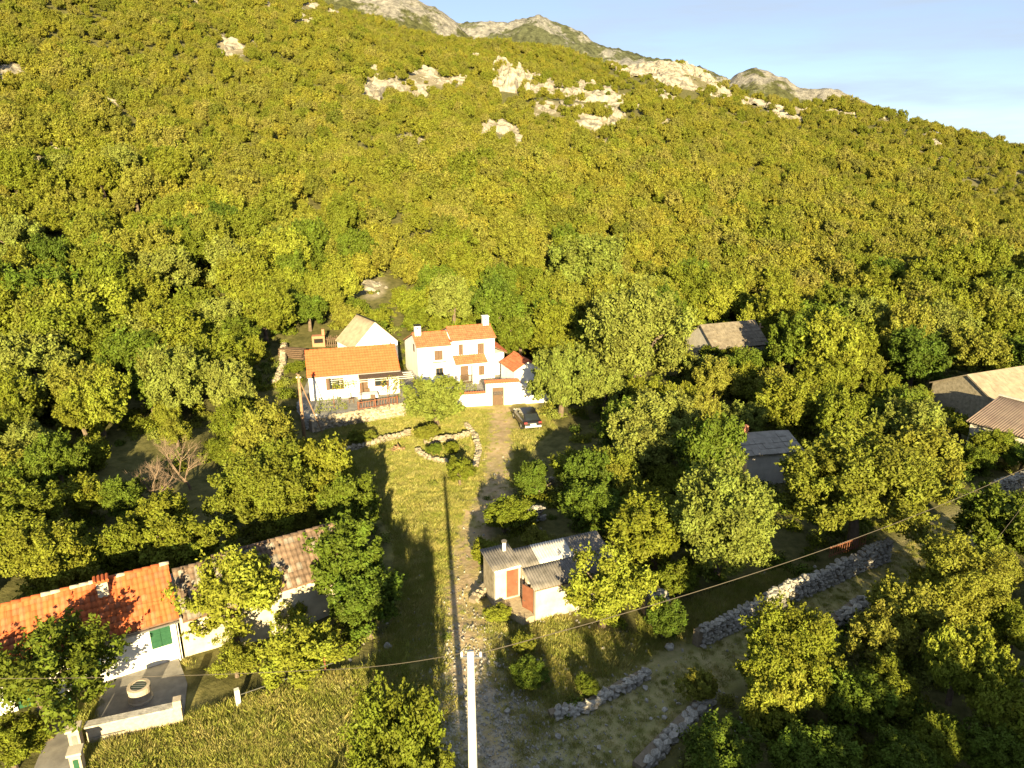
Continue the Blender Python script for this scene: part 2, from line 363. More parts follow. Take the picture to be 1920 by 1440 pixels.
def dry_wall(label, cat, path, h0, h1_, th=.55, m='stone', sz=.34, cap=300, z0=None, both=False, coreh=.85, rough=1., name='dry_stone_wall'):
    """stones stacked along a path of ground points; a rubble core inside"""
    path = [Vector(p) for p in path]; root = thing(name, label, cat, path[0]); o0 = Vector(path[0])
    seg = [(path[i + 1] - path[i]).length for i in range(len(path) - 1)]; T = sum(seg); n = 0; spill = MB(); core = MB(); items = []
    def at(s):
        for i, l in enumerate(seg):
            if s <= l or i == len(seg) - 1:
                t = min(1, s / l); p = path[i].lerp(path[i + 1], t); d = (path[i + 1] - path[i]); d.z = 0; return p, d.normalized()
            s -= l
    def hh(s): return (h0 + (h1_ - h0) * s / T) * (1 + .16 * rough * float(vnoise(np.array(s * .9 + o0.x), np.array(o0.y), 4)) * 2)
    k = max(2, int(T / .5)); pv = None
    for i in range(k + 1):
        s = T * i / k; p, d = at(s); w = Vector((-d.y, d.x, 0)) * th * .36; z = h1(p.x, p.y) if z0 is None else z0; H = hh(s) * coreh
        q = [Vector((p.x, p.y, z - .3)) - w - o0, Vector((p.x, p.y, z - .3)) + w - o0, Vector((p.x, p.y, z + H)) + w * .8 - o0, Vector((p.x, p.y, z + H)) - w * .8 - o0]
        b = len(core.v); core.v += [tuple(x) for x in q]
        if i: core.f += [(b - 4 + j, b - 4 + (j + 1) % 4, b + (j + 1) % 4, b + j) for j in range(4)]
    core.f += [(0, 1, 2, 3), (b + 3, b + 2, b + 1, b)]
    core.build('rubble_core', 'core', root)
    sides = (1, -1) if both else (-1,)
    s = 0.
    Hm = max(h0, h1_); nr = max(1, round(Hm / (sz * .66)))
    for r_ in range(nr + 1):
        for side in sides + ((0,) if r_ == nr else ()):
            s = rnd.uniform(0, sz)
            while s < T:
                L = sz * rnd.uniform(.65, 1.5); p, d = at(s + L / 2); z = h1(p.x, p.y) if z0 is None else z0; H = hh(min(T, s))
                zz = H * (r_ + .5) / nr if r_ < nr else H
                if r_ < nr or rnd.random() < .9:
                    w = Vector((-d.y, d.x, 0)); off = side * th * .4 * (1 - .25 * zz / max(H, .1)) + rnd.uniform(-.05, .05)
                    pos = Vector((p.x, p.y, z + zz + rnd.uniform(-.03, .03))) + w * off - o0
                    items.append((pos, d, L * 1.08, sz * rnd.uniform(.8, 1.2), sz * rnd.uniform(.66, .95)))
                s += L
    items.sort(key=lambda it: (it[0] + o0 - Vector((0, 0, CAMH))).length)
    for q, (pos, d, L, W, Hs) in enumerate(items):
        a = math.atan2(d.y, d.x) + rnd.uniform(-.15, .15)
        mt = Matrix.Translation(pos) @ Matrix.Rotation(a, 4, 'Z') @ Matrix.Rotation(rnd.uniform(-.2, .2), 4, 'Y') @ Matrix.Rotation(rnd.uniform(-.3, .3), 4, 'X') @ Matrix.Diagonal((L, W, Hs, 1))
        k = rnd.randrange(9)
        if q < cap:
            o = bpy.data.objects.new('stone', STONES[m][k]); link(o, root); o.matrix_local = mt
        else:
            v, f = _sgeo[m][k]; spill.add([mt @ Vector(x) for x in v], f)
    if spill.v: spill.build('small_stones', m, root, kind='stuff')
    return root
def windowed(parent, x0, x1, z0, z1, y, kind, m='shutter'):
    """closed or open shutters / window in an opening of a wall whose face is at y (facing -y)"""
    if kind == 'shut':
        w = part('window', 'dark', parent, ((x0, y + .1, z0), (x1, y + .14, z1)))
        xm = (x0 + x1) / 2
        for a, b in ((x0 + .02, xm - .008), (xm + .008, x1 - .02)):
            s = part('shutter', m, w, ((a, y + .02, z0 + .02), (b, y + .06, z1 - .02)))
    else:
        w = part('window', 'dark', parent, ((x0, y + .14, z0), (x1, y + .18, z1)))
        part('pane', 'glass', w, ((x0 + .07, y + .11, z0 + .07), (x1 - .07, y + .12, z1 - .07)))
        part('frame', 'shutter', w, ((x0, y + .08, z0), (x0 + .07, y + .135, z1)), ((x1 - .07, y + .08, z0), (x1, y + .135, z1)), ((x0 + .07, y + .08, z0), (x1 - .07, y + .135, z0 + .07)),
             ((x0 + .07, y + .08, z1 - .07), (x1 - .07, y + .135, z1)), (((x0 + x1) / 2 - .03, y + .08, z0 + .07), ((x0 + x1) / 2 + .03, y + .135, z1 - .07)))
    return w
exec_later = []

# ------------------------------------------------------------------ ground sheet
def axis(lo, hi, d, ext, g=1.09):
    a = list(np.arange(lo, hi + d * .5, d)); s = d; x = a[-1]
    while x < ext: s *= g; x += s; a.append(x)
    s = d; x = a[0]
    while x > -ext: s *= g; x -= s; a.insert(0, x)
    return np.array(a)
CLEAR = [  # open ground, as pixel outlines of the photograph laid on the terrain
    [(560, 850), (640, 795), (760, 765), (880, 760), (1012, 760), (1040, 805), (990, 850), (985, 905), (930, 935), (892, 1010), (905, 1150), (955, 1240), (960, 1330), (1050, 1460), (160, 1460), (160, 1380), (345, 1340), (440, 1320), (700, 1245), (752, 1130), (735, 1000), (665, 900), (620, 865)],
    [(1050, 1460), (960, 1330), (1040, 1350), (1200, 1290), (1310, 1210), (1640, 1058), (1850, 935), (1920, 890), (1940, 930), (1830, 990), (1660, 1110), (1500, 1200), (1330, 1310), (1200, 1460)],
    [(950, 1180), (1215, 1195), (1220, 1260), (1040, 1340), (950, 1290)],
    [(890, 1010), (1130, 1005), (1130, 1060), (1060, 1180), (1000, 1190), (890, 1180)],
    [(1200, 1160), (1300, 1130), (1480, 1060), (1500, 1110), (1310, 1205), (1215, 1230)],
    [(60, 1440), (160, 1380), (345, 1340), (350, 1240), (205, 1275), (150, 1240), (100, 1380)]]
CLEARW = [[tuple(P(*q)[:2]) for q in pl] for pl in CLEAR]
TRACK = [[(940, 772), (935, 850), (925, 920), (885, 1000), (868, 1120), (880, 1250), (905, 1330), (930, 1460)]]
LANE = [[(1060, 1440), (1180, 1330), (1330, 1240), (1500, 1150), (1680, 1070), (1850, 970), (1960, 900)]]
def dist_path(x, y, path):
    d = np.full(x.shape, 1e9)
    for (ax, ay), (bx, by) in zip(path[:-1], path[1:]):
        dx, dy = bx - ax, by - ay; t = np.clip(((x - ax) * dx + (y - ay) * dy) / (dx * dx + dy * dy), 0, 1)
        d = np.minimum(d, np.hypot(x - ax - t * dx, y - ay - t * dy))
    return d
ROCKS = [  # pixel centre, half width, half height of the pale outcrops on the slope
    (702, 165, 22, 24), (770, 168, 26, 10), (795, 135, 28, 12), (825, 152, 24, 9), (760, 200, 0, 0), (955, 155, 24, 26), (985, 140, 20, 10), (1020, 165, 26, 9), (1075, 170, 34, 8), (1130, 178, 36, 11),
    (1150, 195, 14, 7), (1110, 228, 34, 15), (1150, 222, 18, 12), (1042, 213, 18, 6), (1020, 200, 12, 5), (950, 240, 26, 14), (975, 265, 16, 14), (930, 268, 14, 8), (915, 232, 14, 6), (770, 260, 30, 6),
    (1065, 272, 14, 8), (1135, 262, 16, 10), (1000, 212, 10, 5), (430, 85, 26, 14), (570, 35, 18, 7), (580, 12, 16, 8), (20, 125, 28, 12), (215, 190, 14, 10), (70, 295, 26, 12), (1250, 228, 12, 5), (700, 542, 18, 8),
    (1020, 96, 26, 7), (1190, 120, 34, 10), (1150, 108, 18, 8), (1240, 125, 34, 13), (1290, 132, 28, 14), (1330, 150, 24, 9), (1370, 158, 20, 8), (1250, 145, 20, 6), (1300, 162, 22, 6), (1355, 175, 22, 9), (1415, 192, 28, 7),
    (1440, 185, 16, 5), (1250, 180, 12, 6), (1480, 220, 20, 4), (1530, 190, 16, 4), (1620, 193, 22, 4), (1727, 216, 14, 5), (1600, 215, 8, 3), (1500, 205, 12, 3), (1245, 228, 14, 4), (1660, 225, 9, 4), (1700, 245, 9, 4), (1755, 268, 10, 4), (1640, 235, 8, 4), (620, 20, 14, 5), (355, 12, 10, 5), (505, 8, 14, 5)]
ROCKS += [(1210, 130, 40, 12), (1270, 150, 30, 10), (1320, 140, 30, 10), (1390, 170, 24, 8), (1160, 125, 26, 9), (1450, 200, 22, 6), (1560, 205, 14, 4), (1290, 118, 24, 7), (860, 150, 16, 7), (735, 150, 14, 8), (905, 250, 12, 7), (1085, 190, 14, 6), (890, 100, 12, 4), (1190, 200, 12, 6)]
ROCKS = [q for q in ROCKS if q[2]]
ROCKP = [(G(a, b), c, d) for a, b, c, d in ROCKS]
xs = axis(-46, 48, .75, 4200); ys = axis(14, 92, .75, 4200)
X, Y = np.meshgrid(xs, ys); Zt = hgt(X, Y)
nx, ny = len(xs), len(ys)
me = bpy.data.meshes.new('ground'); me.vertices.add(nx * ny)
me.vertices.foreach_set('co', np.stack([X, Y, Zt], -1).ravel().astype(np.float32))
I = (np.arange(ny - 1)[:, None] * nx + np.arange(nx - 1)[None]).ravel(); quads = np.stack([I, I + 1, I + nx + 1, I + nx], -1)
nf = len(quads); me.loops.add(nf * 4); me.polygons.add(nf)
me.loops.foreach_set('vertex_index', quads.ravel().astype(np.int32)); me.polygons.foreach_set('loop_start', np.arange(0, nf * 4, 4, dtype=np.int32)); me.polygons.foreach_set('loop_total', np.full(nf, 4, np.int32))
me.update(); me.polygons.foreach_set('use_smooth', np.ones(nf, bool))
clear = np.zeros(X.shape, bool)
for pl in CLEARW: clear |= inpoly(X, Y, pl)
TRW = [tuple(P(*q)[:2]) for q in TRACK[0]]; LNW = [tuple(P(*q)[:2]) for q in LANE[0]]
trk = 1 - sstep(.5, 1.9, dist_path(X, Y, TRW) + .9 * fbm(X / 1.6, Y / 1.6, 21, 3))
gp = P(900, 1370); grav = np.exp(-(((X - gp.x) / 3.2) ** 2 + ((Y - gp.y) / 3.4) ** 2))
lane = 1 - sstep(1.2, 2.6, dist_path(X, Y, LNW))
rock = np.zeros(X.shape)
for p, c, d in ROCKP:
    dep = p.y / math.cos(TH); rx = c * dep / FPX * 1.1; ry = min(d * dep / FPX * 7, 34)
    rock = np.maximum(rock, 1 - sstep(.7, 1.2, np.hypot((X - p.x) / rx, (Y - p.y) / ry) + .5 * fbm(X / 5., Y / 5., 31, 3)))
_r = np.hypot(X, Y); _a = np.arctan2(X, Y)
rock = np.maximum(rock, sstep(.08, .2, fbm(X / 9., Y / 14., 90, 4)) * sstep(300, 380, _r) * sstep(.26, .36, _a) * (_r < RR + 10))
for nme, a in (('clear', clear.astype(float)), ('track', np.clip(trk, 0, 1)), ('gravel', grav), ('lane', lane), ('rock', rock)):
    at = me.attributes.new(nme, 'FLOAT', 'POINT'); at.data.foreach_set('value', a.ravel().astype(np.float32))
def ground_mat():
    m = bpy.data.materials.new('ground_cover'); m.use_nodes = True; nt = m.node_tree; b = nt.nodes['Principled BSDF']; b.inputs['Roughness'].default_value = .95; b.inputs['Specular IOR Level'].default_value = .1
    tc = nd(nt, 'ShaderNodeTexCoord')
    def noise(s, d=6):
        n = nd(nt, 'ShaderNodeTexNoise', Scale=s, Detail=d, Roughness=.65); nt.links.new(tc.outputs['Object'], n.inputs['Vector']); return n.outputs['Fac']
    def ramp(f, *st):
        r_ = nt.nodes.new('ShaderNodeValToRGB'); e = r_.color_ramp.elements
        for i, (p, c) in enumerate(st):
            k = e[i] if i < 2 else e.new(p); k.position = p; k.color = (*c, 1)
        nt.links.new(f, r_.inputs['Fac']); return r_.outputs['Color']
    def mix(f, a, c):
        x = nd(nt, 'ShaderNodeMixRGB'); nt.links.new(f, x.inputs['Fac']); nt.links.new(a, x.inputs['Color1']); nt.links.new(c, x.inputs['Color2']); return x.outputs['Color']
    def attr(n):
        a = nd(nt, 'ShaderNodeAttribute'); a.attribute_name = n; return a.outputs['Fac']
    def math_(op, a, c):
        x = nt.nodes.new('ShaderNodeMath'); x.operation = op; x.use_clamp = True
        for i, q in enumerate((a, c)):
            if hasattr(q, 'links'): nt.links.new(q, x.inputs[i])
            else: x.inputs[i].default_value = q
        return x.outputs[0]
    forest = ramp(noise(1.3), (.35, (.065, .065, .022)), (.65, (.14, .13, .05)))
    grass = ramp(noise(.9, 8), (.33, (.16, .16, .045)), (.5, (.27, .24, .075)), (.66, (.38, .32, .14)))
    dirt = ramp(noise(2.2, 8), (.35, (.3, .21, .13)), (.6, (.45, .33, .22)))
    gravel = ramp(noise(9, 4), (.4, (.2, .18, .14)), (.62, (.42, .39, .33)))
    lanec = ramp(noise(1.1, 8), (.35, (.2, .2, .075)), (.62, (.36, .31, .17)))
    rockc = ramp(noise(.6, 9), (.35, (.15, .125, .08)), (.6, (.31, .27, .2)))
    c = mix(attr('clear'), forest, grass)
    c = mix(math_('MULTIPLY', attr('lane'), .8), c, lanec)
    c = mix(math_('MULTIPLY', attr('track'), ramp(noise(.7, 5), (.3, (.1,) * 3), (.55, (.85,) * 3))), c, dirt)
    c = mix(math_('MULTIPLY', attr('gravel'), ramp(noise(1.4, 6), (.4, (.0,) * 3), (.58, (1,) * 3))), c, gravel)
    c = mix(attr('rock'), c, rockc)
    nt.links.new(c, b.inputs['Base Color'])
    bp = nd(nt, 'ShaderNodeBump', Strength=1., Distance=.06); nt.links.new(noise(5, 8), bp.inputs['Height']); nt.links.new(bp.outputs['Normal'], b.inputs['Normal'])
    return m
me.materials.append(ground_mat())
struct(link(bpy.data.objects.new('ground', me)))

# ------------------------------------------------------------------ mountains beyond the slope
def mountain_mat(name, veg, rockc, sc_, thr):
    m = bpy.data.materials.new(name); m.use_nodes = True; nt = m.node_tree; b = nt.nodes['Principled BSDF']; b.inputs['Roughness'].default_value = .95; b.inputs['Specular IOR Level'].default_value = .05
    tc = nd(nt, 'ShaderNodeTexCoord'); n1 = nd(nt, 'ShaderNodeTexNoise', Scale=sc_, Detail=12, Roughness=.72); nt.links.new(tc.outputs['Object'], n1.inputs['Vector'])
    at = nd(nt, 'ShaderNodeAttribute'); at.attribute_name = 'rock'
    ad = nt.nodes.new('ShaderNodeMath'); ad.operation = 'MULTIPLY_ADD'; nt.links.new(at.outputs['Fac'], ad.inputs[0]); ad.inputs[1].default_value = .34; nt.links.new(n1.outputs['Fac'], ad.inputs[2])
    rp = nt.nodes.new('ShaderNodeValToRGB'); e = rp.color_ramp.elements; e[0].position = thr; e[0].color = (*veg, 1); e[1].position = thr + .05; e[1].color = (*rockc, 1)
    nt.links.new(ad.outputs[0], rp.inputs['Fac'])
    n2 = nd(nt, 'ShaderNodeTexNoise', Scale=sc_ * 9, Detail=8, Roughness=.7); nt.links.new(tc.outputs['Object'], n2.inputs['Vector'])
    mr = nd(nt, 'ShaderNodeMapRange'); mr.inputs[1].default_value = .35; mr.inputs[2].default_value = .65; mr.inputs[3].default_value = .5; mr.inputs[4].default_value = 1.45
    hs = nd(nt, 'ShaderNodeHueSaturation'); nt.links.new(n2.outputs['Fac'], mr.inputs[0]); nt.links.new(mr.outputs[0], hs.inputs['Value']); nt.links.new(rp.outputs['Color'], hs.inputs['Color'])
    nt.links.new(hs.outputs['Color'], b.inputs['Base Color'])
    bp = nd(nt, 'ShaderNodeBump', Strength=1., Distance=7.); nt.links.new(n2.outputs['Fac'], bp.inputs['Height']); nt.links.new(bp.outputs['Normal'], b.inputs['Normal'])
    return m
def mountain(name, sil, D, depth, seed, m, rockbias):
    az = []; el = []
    for q in sil:
        u, f, d = ray(*q); az.append(math.atan2(u, f)); el.append(math.atan2(d, math.hypot(u, f)))
    A = np.linspace(az[0], az[-1], 170); T_ = np.linspace(-1, 1, 70); AA, TT = np.meshgrid(A, T_)
    top = CAMH + D * np.tan(np.interp(A, az, el)); rr = D + TT * depth
    xx = rr * np.sin(AA); yy = rr * np.cos(AA)
    fall = 1 - np.abs(TT) ** 1.15
    nz = fbm(xx / 160., yy / 160., seed, 6); rid = (1 - 2 * np.abs(nz)) * 1.0
    zz = top[None] * fall + (rid - .75) * 46 * (D / 2000) * (1 - fall) ** .5 - 40 * (1 - fall)
    nse = fbm(xx / 40., yy / 40., seed + 5, 5); zz = zz + nse * 15 * (D / 2000) + fbm(xx / 13., yy / 13., seed + 9, 3) * 5 * (D / 2000)
    b = MB(); b.v = np.stack([xx, yy, zz], -1).reshape(-1, 3).tolist(); w = len(A)
    b.f = [(i * w + j, i * w + j + 1, (i + 1) * w + j + 1, (i + 1) * w + j) for i in range(len(T_) - 1) for j in range(w - 1)]
    o = struct(b.build(name, m, None, True))
    rk = np.clip(.5 + rockbias + rid * .55 - .3 + (fall - .75) * 1.2 + .3 * (fall > .88), 0, 1)
    at = o.data.attributes.new('rock', 'FLOAT', 'POINT'); at.data.foreach_set('value', rk.ravel().astype(np.float32))
    return o
mm1 = mountain_mat('karst_mountain', (.075, .08, .035), (.21, .2, .185), .011, .76)
mm2 = mountain_mat('far_karst_mountain', (.075, .082, .045), (.19, .185, .175), .008, .78)
mountain('mountain_slope', [(380, 40), (480, -40), (560, -60), (640, -40), (720, -22), (787, 1), (817, 17), (854, 42), (880, 68), (920, 110), (960, 150)], 1500, 420, 3, mm1, -.06)
mountain('far_mountain', [(760, 90), (800, 60), (854, 40), (908, 35), (958, 40), (985, 33), (1008, 27), (1042, 38), (1083, 58), (1125, 81), (1160, 90), (1208, 100), (1258, 108), (1320, 128), (1400, 165)], 2300, 600, 8, mm2, 0.)
mountain('rocky_hill', [(1340, 180), (1365, 152), (1384, 138), (1414, 129), (1440, 137), (1477, 150), (1500, 165), (1522, 166), (1560, 169), (1597, 184), (1642, 192), (1680, 210), (1720, 240)], 1300, 330, 14, mm1, .06)

# ------------------------------------------------------------------ white house group
def gable_house(root, L, D, h, ry, rz_, bz, wall, x0=0., ops=(), zb=-.6, back_h=None, gw=.3):
    """four walls of a house; local x along the front, y inwards; front wall height h, ridge at (ry, rz_), back eave height bz"""
    wall_front(x0, x0 + L, zb, h, 0, gw, ops).build('front_wall', wall, root)
    for gx in (x0, x0 + L - gw):
        MB().gab([(gw, zb), (gw, h + (rz_ - h) * gw / ry - .0), (ry, rz_), (D, bz), (D, zb)], gx, gx + gw).build('gable_wall', wall, root)
    part('back_wall', wall, root, ((x0 + gw, D - gw, zb), (x0 + L - gw, D, bz)))
def roof_slopes(root, x0, L, D, h, ry, rz_, bz, ov, ox, cw, rl, mats, th=.08, single=False, choose=None, prefer=None, cap=300, h_=.05, front_only=False):
    """boarded roof with tiles on both slopes"""
    pf = math.atan2(rz_ - h, ry); pb = math.atan2(rz_ - bz, D - ry)
    e0 = Vector((0, -ov, h - ov * math.tan(pf) + .03)); r0 = Vector((0, ry, rz_ + .03)); b0 = Vector((0, D + ov, bz - ov * math.tan(pb) + .03))
    MB().gab([(e0.y, e0.z), (r0.y, r0.z), (b0.y, b0.z), (b0.y, b0.z + th), (r0.y, r0.z + th), (e0.y, e0.z + th)], x0 - ox, x0 + L + ox).build('roof_deck', 'deck', root)
    S = (r0 - e0).length; v = (r0 - e0)
    tiles(root, (x0 - ox, e0.y, e0.z + th + .004), (1, 0, 0), v, L + 2 * ox, S, cw, rl, mats, single, cap, prefer=prefer, choose=choose, h=h_)
    v2 = r0 - b0
    tiles(root, (x0 + L + ox, b0.y, b0.z + th + .004), (-1, 0, 0), v2, L + 2 * ox, v2.length, cw, rl, mats[:1], False, h=h_)
    return Vector((x0 - ox, ry, rz_ + .03 + th + .03)), Vector((x0 + L + ox, ry, rz_ + .03 + th + .03))

# long low annex
A = thing('farm_annex', 'long low white annex with bright orange tiled roof behind the pergola terrace', 'house', (-18.5, 62.3, 1.5), R(16.5))
aw = [(1.55, 3.0, .85, 2.0), (4.5, 5.3, 0, 1.95), (5.9, 7.2, .8, 1.9)]
gable_house(A, 8.2, 6.4, 2.3, 3.2, 3.75, 2.3, 'white', ops=aw)
ra, rb = roof_slopes(A, 0, 8.2, 6.4, 2.3, 3.2, 3.75, 2.3, .28, .12, .26, .38, ['tile_pale'])
ridge_caps(A, ra, rb, ['tile_pale'], .4, .12, False)
w = windowed(A, 1.75, 2.75, .85, 2.0, 0, 'open'); part('shutter', 'shutter', w, ((1.5, -.05, .85), (1.74, -.01, 2.0))); part('shutter', 'shutter', w, ((2.76, -.05, .85), (3.06, -.01, 2.0)))
part('window_surround', 'white', A, ((1.55, .02, .85), (1.75, .28, 2.0))); part('window_surround', 'white', A, ((2.75, .02, .85), (3.0, .28, 2.0)))
d = part('door', 'shutter', A, ((4.5, .12, 0), (5.3, .18, 1.95))); part('handle', 'metal', d, ((5.2, .09, .95), (5.24, .12, 1.1)))
windowed(A, 5.9, 7.2, .8, 1.9, 0, 'open')
part('gutter', 'metal', A, ((-.1, -.36, 2.2), (8.3, -.29, 2.27)))
# gabled barn behind it
B = thing('gabled_outbuilding', 'white gabled building with steep tan roof behind the orange roofed annex', 'house', (-16.35, 71.75, 1.6), R(35.4))
bw = 5.0; bl = 4.4
m_ = MB()
m_.add([(0, 0, -.6), (bw, 0, -.6), (bw, 0, 2.4), (bw / 2, 0, 4.75), (0, 0, 2.4), (0, bl, -.6), (bw, bl, -.6), (bw, bl, 2.4), (bw / 2, bl, 4.75), (0, bl, 2.4)],
       [(0, 1, 2, 3, 4), (9, 8, 7, 6, 5), (0, 4, 9, 5), (1, 6, 7, 2), (4, 3, 8, 9), (3, 2, 7, 8)])
m_.build('wall', 'white', B)
for sx in (0, 1):
    c0 = Vector((-.2, -.12, 2.24)) if sx == 0 else Vector((bw + .2, bl + .12, 2.24)); up = Vector((bw / 2 + .2, 0, 2.56)) if sx == 0 else Vector((-bw / 2 - .2, 0, 2.56))
    corrugated('roof_sheet', 'tanroof', B, c0 + Vector((0, 0, .03)) + (Vector((0, bl + .24, 0)) if sx == 0 else Vector((0, -bl - .24, 0))), (0, -1, 0) if sx == 0 else (0, 1, 0), up, bl + .24, up.length + .03, .16, .018)
part('ridge_board', 'dark', B, ((bw / 2 - .09, -.13, 4.83), (bw / 2 + .09, bl + .13, 4.9)))
part('wall_lamp', 'metal', B, ((4.05, -.14, 2.15), (4.2, -.01, 2.4)))
# two-storey house
Hs = thing('two_storey_house', 'two storey white farmhouse with stepped terracotta roof and brown shutters', 'house', (-5.9, 68.9, 1.2), R(17.8))
rop = [(.62, 1.08, 2.75, 3.85), (2.55, 3.25, 2.73, 3.8), (2.58, 3.27, .45, 1.45), (.75, 1.6, 0, 1.95)]
lop = [(-1.85, -1.0, 2.4, 3.4), (-1.75, -1.0, .8, 1.6)]
gable_house(Hs, 4.35, 6., 4.3, 2.1, 5.05, 3.7, 'white', 0, rop)
gable_house(Hs, 3.5, 7.5, 3.9, 2.1, 4.65, 2.75, 'white', -3.52, lop)
ra, rb = roof_slopes(Hs, 0, 4.35, 6., 4.3, 2.1, 5.05, 3.7, .22, .12, .24, .36, ['tile_red'])
ridge_caps(Hs, ra, rb, ['tile_red'], .4, .12, False)
ra, rb = roof_slopes(Hs, -3.52, 3.25, 7.5, 3.9, 2.1, 4.65, 2.75, .22, .12, .24, .36, ['tile_red'])
ridge_caps(Hs, ra, rb, ['tile_red'], .4, .12, False)
part('roof_verge', 'tile_red', Hs, ((-.24, -.25, 4.22), (-.13, 2.2, 4.3)))
for o_ in rop[:3]: windowed(Hs, *o_, 0, 'shut')
windowed(Hs, *lop[0], 0, 'shut'); windowed(Hs, *lop[1], 0, 'open')
part('window_sill', 'tile_red', Hs, ((-2.1, -.1, 2.16), (-.7, -.005, 2.25)))
d = part('door', 'shutter', Hs, ((.75, .12, 0), (1.6, .18, 1.95))); part('handle', 'metal', d, ((1.5, .09, .95), (1.54, .12, 1.1)))
g_ = part('gable_window', 'dark', Hs, ((-3.535, 1.55, 3.0), (-3.5, 2.1, 3.75))); part('shutter', 'shutter', g_, ((-3.57, 1.57, 3.02), (-3.54, 1.82, 3.73)), ((-3.57, 1.84, 3.02), (-3.54, 2.08, 3.73)))
# porch canopy with its pillars
part('porch_pillar', 'white', Hs, ((.1, -1.15, -.6), (.4, -.85, 1.95))); part('porch_pillar', 'white', Hs, ((1.75, -1.15, -.6), (2.35, -.6, 1.95)))
part('porch_beam', 'white', Hs, ((.05, -1.2, 1.951), (3.0, -.9, 2.1)))
MB().gab([(-1.35, 2.12), (-.005, 2.62), (-.005, 2.7), (-1.35, 2.2)], 0., 3.25).build('porch_deck', 'deck', Hs)
tiles(Hs, (0., -1.38, 2.2), (1, 0, 0), (0, 1.345, .5), 3.25, 1.43, .24, .36, ['tile_red'], False)
part('porch_rail', 'shutter', Hs, ((.42, -1.05, .85), (1.74, -1.0, .92)), ((.42, -1.05, .1), (1.74, -1.0, .16)), *[((.45 + .12 * i, -1.04, .161), (.49 + .12 * i, -1.01, .849)) for i in range(11)])
def chimney(root, x, y, z0, z1, w, capm='dark', m='white'):
    c = part('chimney', m, root, ((x - w / 2, y - w / 2, z0), (x + w / 2, y + w / 2, z1)))
    part('chimney_cap', capm, c, ((x - w / 2 - .05, y - w / 2 - .05, z1 + .001), (x + w / 2 + .05, y + w / 2 + .05, z1 + .09)))
    part('flue', 'dark', c, ((x - .1, y - w / 2 - .004, z1 - .3), (x + .02, y - w / 2 + .02, z1 - .12)))
chimney(Hs, -3.1, 1.9, 4.2, 5.6, .6); chimney(Hs, 4.0, 2.2, 4.6, 6.0, .6, 'white')
# lean-to at its right end
part('lean_to_wall', 'white', Hs, ((4.352, 1.2, -.6), (5.7, 5., 2.3)))
MB().add([(4.36, 1.0, 3.2), (6.0, 1.0, 2.35), (6.0, 5.2, 2.35), (4.36, 5.2, 3.2), (4.36, 1.0, 3.1), (6.0, 1.0, 2.25), (6.0, 5.2, 2.25), (4.36, 5.2, 3.1)],
         [(0, 1, 2, 3), (7, 6, 5, 4), (0, 4, 5, 1), (1, 5, 6, 2), (2, 6, 7, 3)]).build('lean_to_deck', 'deck', Hs)
tiles(Hs, (6.02, 1.0, 2.36), (0, 1, 0), (-1.66, 0, .85), 4.2, 1.86, .24, .36, ['tile_red'], False)
# right outbuilding, gable to the front
O = thing('tiled_outbuilding', 'small white outbuilding with weathered red tile roof right of the farmhouse', 'house', (.25, 66.6, 0.), R(22))
ow = 2.8; ol = 3.6
MB().add([(0, 0, -.5), (ow, 0, -.5), (ow, 0, 3.0), (ow / 2, 0, 3.85), (0, 0, 3.0), (0, ol, -.5), (ow, ol, -.5), (ow, ol, 3.0), (ow / 2, ol, 3.85), (0, ol, 3.0)],
         [(0, 1, 2, 3, 4), (9, 8, 7, 6, 5), (0, 4, 9, 5), (1, 6, 7, 2), (4, 3, 8, 9), (3, 2, 7, 8)]).build('wall', 'white', O)
sl_ = Vector((ow / 2 + .15, 0, .94))
tiles(O, (-.15, ol + .15, 2.94), (0, -1, 0), sl_, ol + .3, sl_.length, .24, .36, ['tile_red'], False)
tiles(O, (ow + .15, -.15, 2.94), (0, 1, 0), Vector((-ow / 2 - .15, 0, .94)), ol + .3, sl_.length, .24, .36, ['tile_red'], False)
ridge_caps(O, (ow / 2, -.15, 3.93), (ow / 2, ol + .15, 3.93), ['tile_red'], .4, .11, False)
# perimeter wall with gate
W = thing('courtyard_wall', 'white rendered courtyard wall with tiled coping and brown plank gate', 'wall', (-1.87, 64.43, 0), R(11))
wall_front(-.6, 2.6, -.4, 2.45, 0, .35, [(0., 1.12, -.4, 2.05)]).build('gate_wall', 'white', W)
part('low_wall', 'white', W, ((-6.2, .02, -.4), (-.602, .33, 1.5)))
MB().add([(2.602, .02, -.4), (5.6, .02, -.4), (5.6, .33, -.4), (2.602, .33, -.4), (2.602, .02, 2.3), (5.6, .02, 1.1), (5.6, .33, 1.1), (2.602, .33, 2.3)], [(3, 2, 1, 0), (4, 5, 6, 7), (0, 1, 5, 4), (1, 2, 6, 5), (2, 3, 7, 6), (3, 0, 4, 7)]).build('sloping_wall', 'white', W)
tiles(W, (-.68, -.14, 2.46), (1, 0, 0), (0, .66, .16), 3.36, .68, .24, .34, ['tile_red'], True)
tiles(W, (-6.2, -.08, 1.51), (1, 0, 0), (0, .5, .1), 5.55, .51, .24, .25, ['tile_red'], True)
for i in range(7): 
    pl = part('gate_plank', 'shutter', W, ((.02 + i * .155, .1, .02), (.165 + i * .155, .15, 1.2)))
for i in range(7): part('gate_baluster', 'shutter', W, ((.07 + i * .155, .11, 1.26), (.11 + i * .155, .14, 1.62)))
part('gate_rail', 'shutter', W, ((.02, .1, 1.2005), (1.1, .15, 1.2595)), ((.02, .1, 1.6205), (1.1, .15, 2.03)))
part('gate_handle', 'metal', W, ((.95, .06, .95), (1.0, .1, 1.1)))
